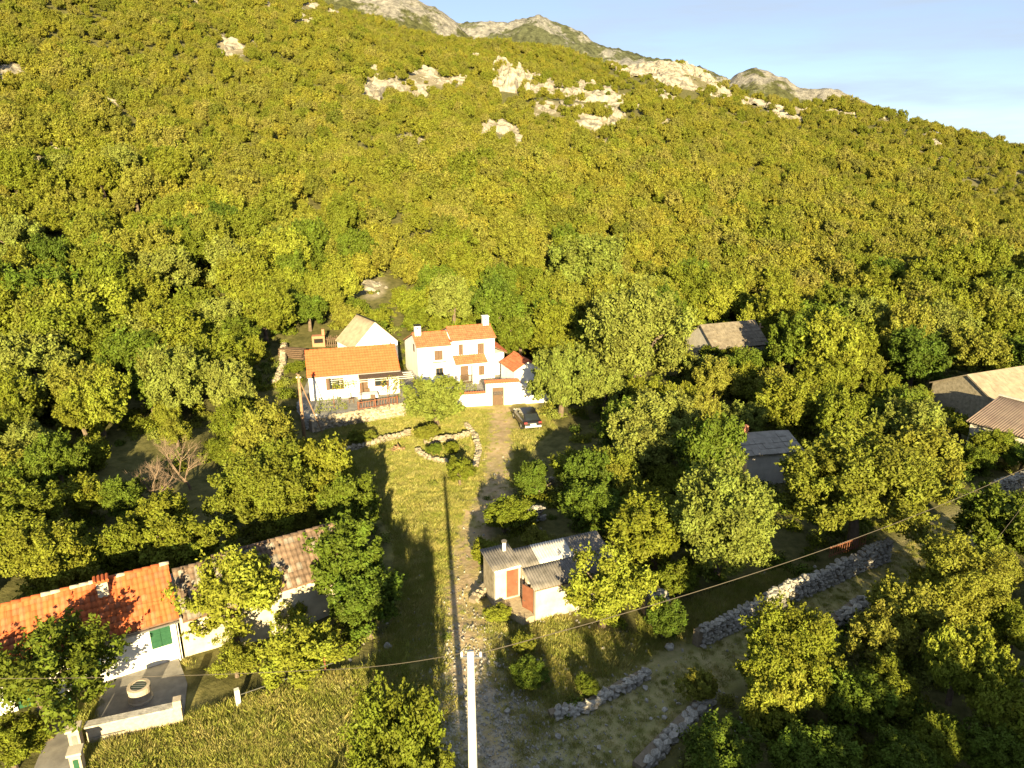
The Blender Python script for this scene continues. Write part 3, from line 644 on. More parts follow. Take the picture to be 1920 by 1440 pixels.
part('gate_lamp', 'metal', W, ((-.28, -.1, 1.95), (-.18, -.002, 2.1))); part('gate_lamp', 'metal', W, ((1.4, -.1, 2.05), (1.5, -.002, 2.2)))
part('door_step', 'stone', W, ((-.1, -.35, -.3), (1.2, -.01, .06)))
# yard behind the wall and raised terrace
yard = MB().prism([(-7.8, 63.7), (3.2, 65.9), (1.9, 71.5), (-1., 72.0), (-10., 69.)], -.5, 1.15).build('yard', 'slab'); struct(yard)
terr = MB().prism([(-17.0, 57.95), (-9.75, 61.75), (-8.0, 68.8), (-11, 72.), (-20.5, 69), (-19.6, 62.)], -.5, 1.46).build('terrace', 'slab'); struct(terr)
dry_wall('mortared pale stone retaining wall below the pergola terrace', 'wall', [P(586, 817), P(660, 803), P(757, 786)], 1.5, 1.5, .5, 'stone_warm', .42, z0=0., coreh=1., rough=.1, name='retaining_wall').children[0].data.materials[0] = M['mortar']
dry_wall('short stone wall running back beside the wooden utility pole', 'wall', [P(586, 817), Vector((-19.3, 61.8, 0))], 1.5, 1.5, .5, 'stone', .45, z0=0., both=True, coreh=1., rough=.1, name='terrace_side_wall')
# terrace furniture
pg = thing('pergola', 'metal pergola frame with cross bars and climbing vines over the terrace', 'pergola', (-18.5, 62.3, 1.46), R(16.5))
for x_ in (2.0, 4.4, 6.8, 9.2): MB().tube([(x_, -2.4, 0), (x_, -2.4, 2.15)], .035).build('post', 'rust', pg)
for y_ in (-2.4, -1.8, -1.2, -.6): MB().tube([(1.9, y_, 2.16), (9.3, y_, 2.16)], .028).build('cross_bar', 'concrete', pg)
for x_ in (2.0, 4.4, 6.8, 9.2): MB().tube([(x_, -2.45, 2.11), (x_, -.4, 2.11)], .03).build('rafter', 'concrete', pg)
part('shade_mat', 'wood', pg, ((4.4, -1.7, 2.2), (8.4, -.35, 2.23)))
tb = thing('terrace_table', 'table under a white cloth on the pergola terrace', 'table', (-13.2, 62.2, 1.46), R(16.5))
part('tabletop', 'cloth', tb, ((-.9, -.45, .72), (.9, .45, .76))); part('cloth_skirt', 'cloth', tb, ((-.9, -.46, .45), (.9, -.452, .719)), ((-.9, .452, .45), (.9, .46, .719)))
for sx in (-.75, .75):
    for sy in (-.35, .35): part('leg', 'wood', tb, ((sx - .03, sy - .03, 0), (sx + .03, sy + .03, .719)))
def chair(x, y, a, label):
    c = thing('garden_chair', label, 'chair', (x, y, 1.46), a, 'chairs on the pergola terrace')
    part('seat', 'wood', c, ((-.22, -.22, .42), (.22, .22, .46))); part('backrest', 'wood', c, ((-.22, .18, .56), (.22, .22, .92)))
    for sx in (-.2, .2):
        part('leg', 'wood', c, ((sx - .02, -.2, 0), (sx + .02, -.16, .419)))
        part('leg', 'wood', c, ((sx - .02, .181, 0), (sx + .02, .219, .559)))
chair(-14.6, 61.75, R(110), 'brown wooden chair at the left end of the white clothed terrace table')
chair(-12.6, 61.5, R(190), 'brown wooden chair in front of the white clothed terrace table')
chair(-13.4, 63.0, R(10), 'brown wooden chair behind the white clothed terrace table')
fn = thing('terrace_fence', 'low brown wooden railing on the edge of the pergola terrace', 'fence', P(672, 770, 1.46), math.atan2(3.8, 7.2))
for x_ in (0, 1.55, 3.6): part('post', 'rust', fn, ((x_ - .05, -.05, 0), (x_ + .05, .05, .85)))
part('rail', 'rust', fn, ((.051, -.02, .7), (3.55, .02, .76)), ((.051, -.02, .12), (3.55, .02, .18)))
for i in range(14):
    if abs(.15 + i * .25 - 1.55) > .1: part('baluster', 'rust', fn, ((.13 + i * .25, -.015, .181), (.17 + i * .25, .015, .699)))
mb_ = thing('meter_cabinet', 'white electricity cabinet at the left corner of the stone retaining wall', 'cabinet', P(591, 797, .55), R(20))
part('cabinet', 'white', mb_, ((-.25, -.15, .1), (.25, .15, .95))); part('cabinet_door', 'cloth', mb_, ((-.22, -.165, .14), (.22, -.151, .9))); part('leg', 'metal', mb_, ((-.2, -.1, -.6), (-.14, .1, .099)), ((.14, -.1, -.6), (.2, .1, .099)))
# barbecue shelter behind the annex
bq = thing('barbecue_shelter', 'brick barbecue with brown fencing behind the left end of the orange roof', 'barbecue', P(590, 655, 1.9), R(14))
part('grill_block', 'brick', bq, ((-.2, 0, -.5), (1.2, .9, 1.5))); part('chimney', 'brick', bq, ((.9, .3, 1.501), (1.2, .6, 2.2))); part('lintel', 'dark', bq, ((0, -.01, .7), (1.0, .3, 1.2)))
for i in range(9): part('slat', 'wood', bq, ((1.4 + i * .22, .1, -.2), (1.5 + i * .22, .15, 1.3 + .1 * (i % 3))))
part('rail', 'wood', bq, ((1.3, .151, .3), (3.5, .2, .4)), ((1.3, .151, 1.0), (3.5, .2, 1.1)))
ws = thing('timber_stack', 'stack of dark planks and poles left of the orange roofed annex', 'planks', P(545, 672, 1.7), R(-14))
for i in range(7):
    for j in range(2):
        part('plank', 'wood', ws, ((-1.2 + .1 * rnd.random(), -.5 + j * .6, -.3 + i * .22), (1.6 + .3 * rnd.random(), -.1 + j * .6, -.16 + i * .22)))
# wooden utility pole with its stay
up = thing('utility_pole', 'brown wooden utility pole with leaning stay left of the stone retaining wall', 'utility pole', P(572, 836), 0)
MB().tube([(0, 0, -.5), (0, 0, 6.2)], [.16, .11], 10).build('shaft', 'polewood', up, True)
MB().tube([(1.05, 1.9, .3), (.05, .05, 5.6)], .05, 6).build('stay', 'polewood', up)
part('insulator', 'concrete', up, ((-.2, -.04, 5.9), (.2, .04, 6.0)))

# ------------------------------------------------------------------ car
def make_car(loc, rz):
    t = thing('parked_car', 'black hatchback parked on the grass in front of the white courtyard wall', 'car', loc, rz)
    st = [(-2.2, .42, .72, .70), (-2.12, .30, .92, .82), (-1.7, .22, .98, .88), (-1.0, .2, .98, .9), (0, .2, .95, .9), (.9, .2, .93, .9), (1.5, .22, .86, .87), (1.98, .26, .74, .8), (2.2, .38, .6, .66)]
    b = MB(); k = 10
    for x, z0, z1, w in st:
        zm = (z0 + z1) / 2
        ring = [(-w * .86, z0), (-w * .98, z0 + .12), (-w, zm), (-w * .97, z1 - .08), (-w * .84, z1), (w * .84, z1), (w * .97, z1 - .08), (w, zm), (w * .98, z0 + .12), (w * .86, z0)]
        b.v += [(x, y, z) for y, z in ring]
    for i in range(len(st) - 1): b.f += [(i * k + j, i * k + (j + 1) % k, (i + 1) * k + (j + 1) % k, (i + 1) * k + j) for j in range(k)]
    b.f += [tuple(range(k))[::-1], tuple(range((len(st) - 1) * k, len(st) * k))]
    b.f = [f[::-1] for f in b.f]
    body = b.build('body', 'carpaint', t, True); sm = body.modifiers.new('round', 'SUBSURF'); sm.levels = 1; sm.render_levels = 2
    cab = [(-2.02, .9, .74), (-1.25, 1.36, .62), (.1, 1.46, .62), (1.12, .9, .76)]
    g = MB(); g.v = [(x, s * w, z) for x, z, w in cab for s in (-1, 1)] + [(-1.9, -.8, .85), (-1.9, .8, .85), (1.0, -.8, .85), (1.0, .8, .85)]
    g.f = [(0, 1, 3, 2), (2, 3, 5, 4), (4, 5, 7, 6), (0, 2, 4, 6), (1, 7, 5, 3)]; g.build('cabin', 'carpaint', t)
    def pan(name, q, n, m='glass'):
        n = Vector(n); MB().add([Vector(x) + n * .012 for x in q] + [Vector(x) - n * .03 for x in q], [(0, 1, 2, 3), (7, 6, 5, 4), (0, 4, 5, 1), (1, 5, 6, 2), (2, 6, 7, 3), (3, 7, 4, 0)]).build(name, m, t)
    pan('rear_window', [(-1.93, -.62, .95), (-1.93, .62, .95), (-1.31, .54, 1.32), (-1.31, -.54, 1.32)], (-.5, 0, .86))
    pan('windscreen', [(1.02, .66, .95), (1.02, -.66, .95), (.2, -.55, 1.41), (.2, .55, 1.41)], (.48, 0, .88))
    for s in (-1, 1):
        for x0, x1, x2, x3 in ((-1.68, -.45, -.5, -1.22), (-.35, .85, .08, -.4)):
            q = [(x0, s * .735, .96), (x1, s * .745, .96), (x2, s * .632, 1.39), (x3, s * .632, 1.33)]
            pan('side_window', q if s < 0 else q[::-1], (0, s * .96, .28))
        pan('tail_light', [(-2.17, s * .5, .72), (-2.17, s * .78, .72), (-2.12, s * .78, .88), (-2.12, s * .5, .88)], (-1, 0, 0), 'lamp_red')
        pan('headlight', [(2.1, s * .42, .6), (2.02, s * .7, .62), (1.98, s * .7, .74), (2.04, s * .42, .74)], (1, 0, 0), 'lamp_and_glare')
        part('mirror', 'carpaint', t, ((.72, min(s * .9, s * 1.05), .92), (.86, max(s * .9, s * 1.05), 1.05)))
        for x in (-1.35, 1.38):
            wt = MB().tube([(x, s * .68, .32), (x, s * .9, .32)], .32, 18).build('wheel', 'tyre', t, False)
            MB().tube([(x, s * .9, .32), (x, s * .915, .32)], .21, 12).build('rim', 'rim', wt)
    part('rear_bumper', 'lamp_and_glare', t, ((-2.28, -.72, .42), (-2.13, .72, .58)))  # pale colour stands in for the sun reflecting off the bumper
    part('number_plate', 'plate', t, ((-2.255, -.26, .62), (-2.2, .26, .74)))
    part('front_bumper', 'carpaint', t, ((2.1, -.7, .3), (2.24, .7, .46)))
    return t
cz = P(985, 803)
make_car((1.3, 60.0, h1(1.3, 60.) + .02), math.atan2(5.9, -1.45))

# ------------------------------------------------------------------ corrugated sheds in the middle
S = thing('corrugated_shed', 'cream rendered shed with long grey corrugated roof and rusty door ajar', 'shed', (1.2, 31.55, 0), R(23))
SL, SD, sh, sbk = 4.7, 2.35, 2.05, 2.75
part('front_wall', 'cream', S, ((0, 0, -.5), (SL, .22, sh)))
part('back_wall', 'cream', S, ((0, SD - .22, -.5), (SL, SD, sbk)))
MB().gab([(.22, -.5), (SD - .22, -.5), (SD - .22, sbk - .06), (.22, sh + .06)], SL - .22, SL).build('gable_wall', 'cream', S)
b = MB()
for ya, yb, za, zb in ((.22, .24, -.5, 9), (.98, 1.32, -.5, 9), (1.66, SD - .22, -.5, 9), (.24, .98, 1.88, 9), (1.32, 1.66, -.5, 1.3), (1.32, 1.66, 1.82, 9)):
    f_ = lambda y: sh + (sbk - sh) * y / SD - .005
    b.gab([(ya, za), (yb, za), (yb, min(zb, f_(yb))), (ya, min(zb, f_(ya)))], 0, .22)
b.build('door_wall', 'cream', S)
part('floor', 'dark', S, ((.22, .22, -.4), (SL - .22, SD - .22, -.3)))
wd = part('window', 'dark', S, ((.12, 1.32, 1.3), (.16, 1.66, 1.82))); part('frame', 'wood', wd, ((.08, 1.32, 1.3), (.118, 1.36, 1.82)), ((.08, 1.62, 1.3), (.118, 1.66, 1.82)))
dr = MB(); ca, sa = math.cos(R(205)), math.sin(R(205))
def hinge(x, y): return (-.02 + x * ca - y * sa, .26 + x * sa + y * ca)
dr.prism([(-.02, .24), (-.32, .86), (-.36, .84), (-.06, .22)], -.05, 1.85); door = dr.build('door', 'rust', S)
MB().prism([(-.065, .3), (-.325, .8), (-.34, .79), (-.08, .29)], .9, .98).build('door_brace', 'wood', door)
rs = Vector((0, SD + .5, sbk - sh + .14)); s1 = rs.length
k = 0
for row in range(2):
    for c in range(5):
        mm = 'fibre_new' if (row == 1 and c in (1, 2)) else 'fibre'
        corrugated('roof_sheet', mm, S, Vector((-.2 + c * 1.02, -.25, sh - .02 + .05)) + rs.normalized() * (row * s1 * .53) + Vector((0, -.03 * row, .022 * row + .006 * (c % 2))), (1, 0, 0), rs, 1.05, s1 * (.56 if row == 0 else .47), .146, .024)
part('eave_board', 'wood', S, ((-.1, -.2, sh - .07), (SL + .1, -.12, sh + .0)))
S2 = thing('lean_shed', 'small cream shed with rusty door and corrugated roof left of the long shed', 'shed', (1.2, 31.55, 0.), R(23))
wall_front(-1.5, -.04, -.3, 2.42, 1.8, 2.0, [(-.86, -.16, .55, 2.2)]).build('front_wall', 'cream', S2)
part('side_wall', 'stone_warm', S2, ((-1.5, 2.0, -.3), (-1.28, 3.5, 2.5))); part('back_wall', 'cream', S2, ((-1.28, 3.3, -.3), (-.04, 3.5, 2.6))); part('inner_wall', 'cream', S2, ((-.26, 2.36, -.3), (-.04, 3.3, 2.5)))
d2 = part('door', 'rust', S2, ((-.86, 1.88, .56), (-.16, 1.93, 2.2))); part('handle', 'metal', d2, ((-.26, 1.85, 1.3), (-.23, 1.88, 1.42))); part('fascia', 'white', S2, ((-1.55, 1.74, 2.3), (-.02, 1.798, 2.44)))
r2 = Vector((0, 2.0, .22))
corrugated('roof_sheet', 'fibre', S2, (-1.68, 1.62, 2.46), (1, 0, 0), r2, .9, r2.length, .146, .024); corrugated('roof_sheet', 'fibre', S2, (-.82, 1.62, 2.475), (1, 0, 0), r2, .8, r2.length, .146, .024)
fl = MB().tube([(-.45, 3.1, 2.5), (-.45, 3.1, 3.1)], .1, 10).build('flue_pipe', 'white', S2, True); MB().tube([(-.45, 3.1, 3.14), (-.45, 3.1, 3.22)], .15, 10).build('flue_cap', 'fibre', fl)
ap = MB().prism([(-1.55, 1.78), (-.1, 1.78), (-.1, -.1), (-.7, -.1)], -.4, .5)
apo = ap.build('shed_apron', 'soil'); apo.location = (1.2, 31.55, 0); apo.rotation_euler.z = R(23); struct(apo)

# ------------------------------------------------------------------ cottage on the left
C = thing('cottage', 'white cottage with bright orange tile roof and green shutters at the left edge', 'house', (-15.75, 28.75, 0), R(31))
CL = 9.5
cop = [(-1.2, -.32, 1.0, 2.2), (-4.15, -3.3, .95, 2.2), (-6.6, -5.7, 0, 2.1)]
gable_house(C, CL, 4.2, 2.5, 2.1, 3.95, 2.5, 'white', -CL, cop)
for o_ in cop[:1]:
    w = part('window', 'dark', C, ((o_[0], .1, o_[2]), (o_[1], .14, o_[3])))
    xm = (o_[0] + o_[1]) / 2
    for a_, b_ in ((o_[0], xm - .006), (xm + .006, o_[1])):
        part('shutter', 'green', w, ((a_, .0, o_[2]), (b_, .045, o_[3])), ((a_ + .03, -.012, o_[2] + .05), (b_ - .03, -.001, o_[2] + .36)), ((a_ + .03, -.012, o_[2] + .42), (b_ - .03, -.001, o_[2] + .76)), ((a_ + .03, -.012, o_[2] + .82), (b_ - .03, -.001, o_[3] - .05)))
    part('sill', 'white', w, ((o_[0] - .08, -.1, o_[2] - .1), (o_[1] + .08, -.003, o_[2] - .02)))
w = part('window', 'dark', C, ((-4.15, .14, .95), (-3.3, .18, 2.2))); part('pane', 'glass', w, ((-4.05, .115, 1.03), (-3.4, .125, 2.12)))
part('frame', 'green', w, ((-4.15, .05, .95), (-4.05, .11, 2.2)), ((-3.4, .05, .95), (-3.3, .11, 2.2)), ((-4.05, .05, .95), (-3.4, .11, 1.03)), ((-4.05, .05, 2.12), (-3.4, .11, 2.2)))
part('door', 'green', C, ((-6.6, .1, 0), (-5.7, .15, 2.1)))
ra, rb = roof_slopes(C, -CL, CL, 4.2, 2.5, 2.1, 3.95, 2.5, .28, .1, .225, .34, ['tile', 'tile_w'], single=True, prefer=lambda u, v: -u, choose=lambda u, v: 1 if rnd.random() < .3 else 0)
ridge_caps(C, ra, rb, ['tile', 'tile', 'mortar'], .38, .11)
part('gutter', 'metal', C, ((-CL, -.38, 2.24), (.1, -.3, 2.32)))
c = part('chimney', 'cream', C, ((-2.95, 1.35, 3.2), (-2.5, 1.8, 4.35))); part('chimney_cap', 'tile', c, ((-3.02, 1.28, 4.351), (-2.43, 1.87, 4.43)))
b = MB()
for i in range(4): b.tube([(-2.99 + .17 * i, 1.3, 4.45), (-2.99 + .17 * i, 1.86, 4.45)], .07, 6)
b.build('cap_tile', 'tile', c)
MB().tube([(-.12, -.12, .0), (-.12, -.12, 2.25)], .04, 6).build('downpipe', 'white', C)
part('verge_board', 'stone', C, ((.1, -.3, 2.3), (.2, .0, 2.42)))
E_ = thing('low_old_outbuilding', 'low outbuilding with brown old tile roof joined to the orange roofed cottage', 'house', (-15.68, 28.8, 0), R(31))
gable_house(E_, 2.7, 3.8, 2.2, 1.95, 3.55, 2.2, 'cream', .02)
ra, rb = roof_slopes(E_, .14, 2.6, 3.8, 2.2, 1.95, 3.55, 2.2, .25, .0, .24, .36, ['tile_old', 'tile_grey'], single=True, h_=.07)
ridge_caps(E_, ra, rb, ['tile_old'], .38, .11)
D_ = thing('stone_outbuilding', 'old stone building with sagging weathered tile roof among trees at left', 'house', (-13.6, 29.4, 0), R(33))
gable_house(D_, 5.9, 3.6, 2.65, 1.75, 4.15, 2.65, 'cream', .0)
ra, rb = roof_slopes(D_, .0, 5.9, 3.6, 2.65, 1.75, 4.15, 2.65, .25, .15, .25, .36, ['tile_old', 'tile_grey'], single=True, h_=.075, choose=lambda u, v: 1 if (u + .1 * math.sin(9 * v) < .42 and rnd.random() < .9) else (0 if rnd.random() < .85 else 1))
ridge_caps(D_, ra, rb, ['tile_old'], .38, .12)
# courtyard of the cottage
cy_ = MB().prism([tuple(P(*q)[:2]) for q in ((200, 1277), (335, 1238), (352, 1285), (345, 1345), (165, 1392), (185, 1320))], -.3, .11).build('courtyard', 'slab'); struct(cy_)
pt_ = MB().prism([tuple(P(*q)[:2]) for q in ((60, 1455), (95, 1370), (140, 1340), (150, 1400), (140, 1455))], -.3, .1).build('entrance_path', 'slab'); struct(pt_)
wp = P(265, 1314)
wl = thing('well', 'round stone well with green metal lid in the cottage courtyard', 'well', (wp.x, wp.y, .1))
MB().lathe([(.5, 0), (.5, .08), (.44, .1), (.43, .35), (.45, .37), (.45, .55), (.47, .57), (.47, .72), (.33, .73), (.33, .6)], 24).build('well_ring', 'mortar', wl)
lid = MB().lathe([(.32, .61), (.32, .68), (.05, .7)], 18).build('lid', 'green', wl)
for i in range(5): MB().box((-.28 + .02 * abs(i - 2), -.24 + .12 * i - .015, .705), (.28 - .02 * abs(i - 2), -.24 + .12 * i + .015, .72)).build('lid_bar', 'metal', lid)
p0, p1 = P(168, 1392), P(345, 1352); aa = math.atan2((p1 - p0).y, (p1 - p0).x); Lw = (p1 - p0).length
lw = thing('courtyard_parapet', 'low cream wall along the front of the cottage courtyard', 'wall', p0, aa)
part('wall', 'mortar', lw, ((0, -.15, -.4), (Lw, .15, .84))); part('coping', 'stone', lw, ((-.03, -.19, .841), (Lw - .3, .19, .92))); part('end_post', 'mortar', lw, ((Lw - .29, -.18, .842), (Lw + .03, .18, 1.2)))
part('rail', 'metal', lw, ((.1, -.24, .35), (1.4, -.22, .38)), ((.1, -.24, .15), (1.4, -.22, .18)), ((.75, -.24, .181), (.78, -.22, .349)))
for i, (q, lb) in enumerate((((147, 1405), 'rear of two square cream gate pillars at the cottage path'), ((150, 1450), 'front of two square cream gate pillars with green gate at the cottage path'))):
    p = P(*q); gpi = thing('gate_pillar', lb, 'pillar', p, aa, 'gate pillars of the cottage')
    part('shaft', 'mortar', gpi, ((-.2, -.2, -.3), (.2, .2, 1.05))); part('cap', 'cream', gpi, ((-.26, -.26, 1.051), (.26, .26, 1.16)))
    part('panel', 'slab' if i == 0 else 'green', gpi, ((-.08, -.22, .1), (.1, -.201, .85)))
p = P(141, 1352); gl = thing('green_lamp_post', 'slim green post with pale lamp head beside the cottage path', 'lamp post', p)
MB().tube([(0, 0, -.2), (0, 0, .5), (0, 0, 1.5)], [.07, .06, .045], 8).build('post', 'green', gl, True); MB().lathe([(.05, 1.5), (.14, 1.62), (.13, 1.8), (.04, 1.9)], 10).build('lamp_head', 'cloth', gl)

# ------------------------------------------------------------------ far roofs on the right
F1 = thing('stone_cottage', 'grey stone roofed cottage half hidden by trees right of the white farmhouse', 'house', (22.4, 77.2, 0.2), R(20))
gable_house(F1, 7.2, 5.4, 2.3, 2.7, 4.3, 2.3, 'greywall', 0)
def slab_roof(root, x0, L, D, h, ry, rz_, bz, m, ov=.25):
    roof = MB().gab([(-ov, h - ov * (rz_ - h) / ry), (ry, rz_), (D + ov, bz - ov * (rz_ - bz) / (D - ry)), (D + ov, bz + .1 - ov * (rz_ - bz) / (D - ry)), (ry, rz_ + .12), (-ov, h + .1 - ov * (rz_ - h) / ry)], x0 - .15, x0 + L + .15).build('roof_deck', m, root)
    v = Vector((0, ry + ov, (rz_ - h) * (1 + ov / ry))); S_ = v.length; n = Vector((1, 0, 0)).cross(v.normalized()); nr = max(2, round(S_ / .55)); vv = v.normalized(); org = Vector((x0 - .15, -ov, h + .1 - ov * (rz_ - h) / ry))
    for r_ in range(nr):
        x = 0
        while x < L + .3:
            w_ = min(rnd.uniform(.45, .8), L + .3 - x)
            if w_ > .1:
                a_ = org + vv * (r_ * S_ / nr - .05) + Vector((x, 0, 0)) + n * rnd.uniform(.02, .06); b_ = a_ + vv * (S_ / nr * 1.1) - n * .03
                q = [a_, a_ + Vector((w_ - .02, 0, 0)), b_ + Vector((w_ - .02, 0, 0)), b_]
                MB().add(q + [x_ - n * .05 for x_ in q], [(0, 1, 2, 3), (7, 6, 5, 4), (0, 4, 5, 1), (1, 5, 6, 2), (2, 6, 7, 3), (3, 7, 4, 0)]).build('stone_slab', m, roof)
            x += w_
slab_roof(F1, 0, 7.2, 5.4, 2.3, 2.7, 4.3, 2.3, 'slate')
F2 = thing('grey_roofed_house', 'pale rendered house with grey roof between the two big leafy trees', 'house', (16.9, 47.4, 0), R(12))
gable_house(F2, 4.2, 3.8, 2.55, 2.0, 3.2, 2.5, 'greywall', 0)
slab_roof(F2, 0, 4.2, 3.8, 2.55, 2.0, 3.2, 2.5, 'greyroof')
part('chimney', 'brick', F2, ((.7, 2.0, 2.9), (1.05, 2.35, 3.9)))
F3 = thing('low_grey_shed', 'low grey roofed shed on the left of the pale house with grey roof', 'shed', (14.4, 47.9, 0), R(12))
gable_house(F3, 2.3, 3.2, 2.1, 1.6, 2.6, 2.1, 'greywall', 0)
slab_roof(F3, 0, 2.2, 3.2, 2.1, 1.6, 2.6, 2.1, 'greyroof')
F4 = thing('stone_house', 'old stone house with sandy stone roof at the far right edge', 'house', (42.2, 59.4, 0), R(22))
gable_house(F4, 8.5, 6., 2.4, 2.8, 4.0, 2.4, 'stone_warm', 0)
slab_roof(F4, 0, 8.5, 6., 2.4, 2.8, 4.0, 2.4, 'tanroof')
F5 = thing('corrugated_barn', 'barn with brownish corrugated sheet roof at the right edge', 'barn', (37.6, 55.1, 0), R(-58))
part('wall', 'greywall', F5, ((0, 0, -.5), (9, .25, 2.2)), ((0, 4.2, -.5), (9, 4.45, 3.3))); MB().gab([(.25, -.5), (4.2, -.5), (4.2, 3.2), (.25, 2.15)], 0.02, .27).build('gable_wall', 'greywall', F5)
vv_ = Vector((0, 5.0, 1.3))
for c in range(6): corrugated('roof_sheet', 'fibre_pink', F5, (-.25 + c * 1.58, -.35, 2.2 + .006 * (c % 2)), (1, 0, 0), vv_, 1.62, vv_.length, .2, .035)
part('ridge_board', 'fibre_new', F5, ((-.3, 4.55, 3.53), (9.2, 4.75, 3.62)))

# ------------------------------------------------------------------ concrete pole and cables
pb = Vector((-1.25, 17.8, 0)); pb = Vector((P(882, 1222, 9.).x, P(882, 1222, 9.).y, 0))
cp = thing('concrete_pole', 'pale concrete power pole rising from the bottom edge of the picture', 'utility pole', pb)
MB().tube([(0, 0, -.5), (0, 0, 9.)], [.19, .105], 10).build('shaft', 'concrete', cp, True)
part('bracket', 'metal', cp, ((-.3, -.03, 8.78), (.35, .03, 8.84))); MB().tube([(.3, 0, 8.84), (.3, 0, 8.98)], .035, 8).build('insulator', 'cloth', cp); MB().tube([(-.26, 0, 8.84), (-.26, 0, 8.98)], .035, 8).build('insulator', 'cloth', cp)
def cable(a, b, sag, r, label):
    a = Vector(a); b = Vector(b); n = 26
    o = MB().tube([a.lerp(b, i / n) - Vector((0, 0, sag * 4 * (i / n) * (1 - i / n))) for i in range(n + 1)], r, 5).build('overhead_cable', 'wire'); return tag(o, label, 'cable', 'overhead cables')
top = pb + Vector((0, 0, 8.95))
cable(top + Vector((.3, 0, 0)), P(1990, 845, 7.5), .8, .013, 'overhead cable from the concrete pole to the far right edge')
e1 = P(-60, 1272, 5.2)
cable(top + Vector((-.26, 0, 0)), P(600, 1256, 6.2), .12, .011, 'thin overhead cable running left from the concrete pole')
cable(P(600, 1256, 6.2), P(-40, 1272, 5.), .1, .009, 'thin cable crossing in front of the cottage wall')
cable(P(1870, 1010, 5.), P(1985, 860, 7.5), .05, .008, 'short cable at the right edge above the lane')
p = G(1419, 668); wpz = thing('wooden_post', 'pale wooden post beside the stone roofed cottage on the right', 'post', p)
MB().tube([(0, 0, -.3), (0, 0, 4.)], [.14, .1], 8).build('shaft', 'polewood', wpz, True); part('crossarm', 'polewood', wpz, ((-.4, -.05, 3.5), (.4, .05, 3.62)))
for q, hh_, lb in (((448, 1326), .95, 'short pale concrete fence post on the meadow edge'), ((610, 1258), 1.1, 'dark fence post with rail under the trees left of the track')):
    p = P(*q); fp_ = thing('fence_post', lb, 'post', p, R(30))
    part('shaft', 'concrete' if hh_ < 1 else 'rust', fp_, ((-.1, -.1, -.3), (.1, .1, hh_)) if hh_ < 1 else ((-.04, -.04, -.3), (.04, .04, hh_)))
    part('wire' if hh_ < 1 else 'rail', 'metal' if hh_ < 1 else 'rust', fp_, ((.101, -.01, .6), (4.2, .01, .63)) if hh_ < 1 else ((.041, -.03, hh_ - .08), (1.1, .03, hh_ - .01)))

# ------------------------------------------------------------------ dry-stone walls
dry_wall('long grey dry stone wall beside the lane on the right', 'wall', [P(1303, 1212), P(1375, 1178), P(1480, 1126), P(1560, 1090), P(1660, 1048)], 1.05, 1.35, .6, 'stone', .33)
dry_wall('low tumbled stone wall curving below the corrugated shed', 'wall', [P(1030, 1345), P(1095, 1330), P(1150, 1300), P(1208, 1268)], .3, .36, .6, 'stone', .36, cap=110)
dry_wall('broken stone wall in the bottom right corner beside the lane', 'wall', [P(1195, 1445), P(1250, 1385), P(1290, 1350), P(1325, 1318)], .32, .5, .8, 'stone', .4, cap=130)
dry_wall('heap of grey wall stones among the trees right of the lane', 'wall', [P(1555, 1182), P(1585, 1160), P(1612, 1142)], .8, .9, .9, 'stone', .4, cap=70)
dry_wall('stone edging wall along the right of the terraced beds by the track', 'wall', [P(874, 800), P(892, 822), P(900, 850), P(893, 880)], .25, .32, .55, 'stone_warm', .36, cap=80)
dry_wall('curved low stone wall of the lower terraced bed', 'wall', [P(782, 848), P(800, 864), P(838, 873)], .28, .34, .5, 'stone_warm', .34, cap=70)
dry_wall('pale stone terrace wall between the two garden beds', 'wall', [P(795, 838), P(830, 833), P(876, 822)], .5, .5, .5, 'stone_warm', .34, cap=80)
dry_wall('tumbled pale stone wall above the grassy clearing', 'wall', [P(622, 858), P(660, 848), P(705, 838), P(765, 820)], .35, .5, .7, 'stone_warm', .36, cap=130)
dry_wall('ruined grey stone wall behind the corrugated shed', 'wall', [P(965, 985), P(990, 978), P(1015, 975)], 1.0, .9, .6, 'stone', .36, cap=70)
dry_wall('stone rubble mound under the bushes right of the track', 'wall', [P(995, 925), P(1015, 915), P(1030, 908)], .6, .5, .7, 'stone_warm', .36, cap=50)
dry_wall('grey stone cairn right of the corrugated shed', 'wall', [P(1205, 1150), P(1222, 1148), P(1238, 1140)], 1.2, 1.0, .9, 'stone', .36, cap=80)
dry_wall('pale stone wall end beside the lane at the right edge', 'wall', [P(1858, 925), P(1890, 915), P(1925, 905)], .9, 1., .7, 'stone', .4, cap=80)
dry_wall('pale retaining stones above the left end of the timber stack', 'wall', [P(515, 745), P(530, 720), P(535, 690)], .4, .6, .8, 'stone_warm', .5, cap=60)
dry_wall('low stone footing left of the corrugated sheds', 'wall', [P(884, 1130), P(905, 1112), P(918, 1098)], .35, .6, .6, 'stone_warm', .32, cap=60)
# red fence on the long wall
rf = thing('red_fence', 'rusty red railing on top of the lane wall under the big tree', 'fence', P(1556, 1086) + Vector((0, .45, 1.1)), math.atan2(37.25 - 35.57, 21.46 - 18.22))
for i in range(16): part('bar', 'rust', rf, ((i * .2 - .015, -.015, 0), (i * .2 + .015, .015, .75)))
part('rail', 'rust', rf, ((-.05, .016, .6), (3.1, .04, .65)), ((-.05, .016, .1), (3.1, .04, .15)))
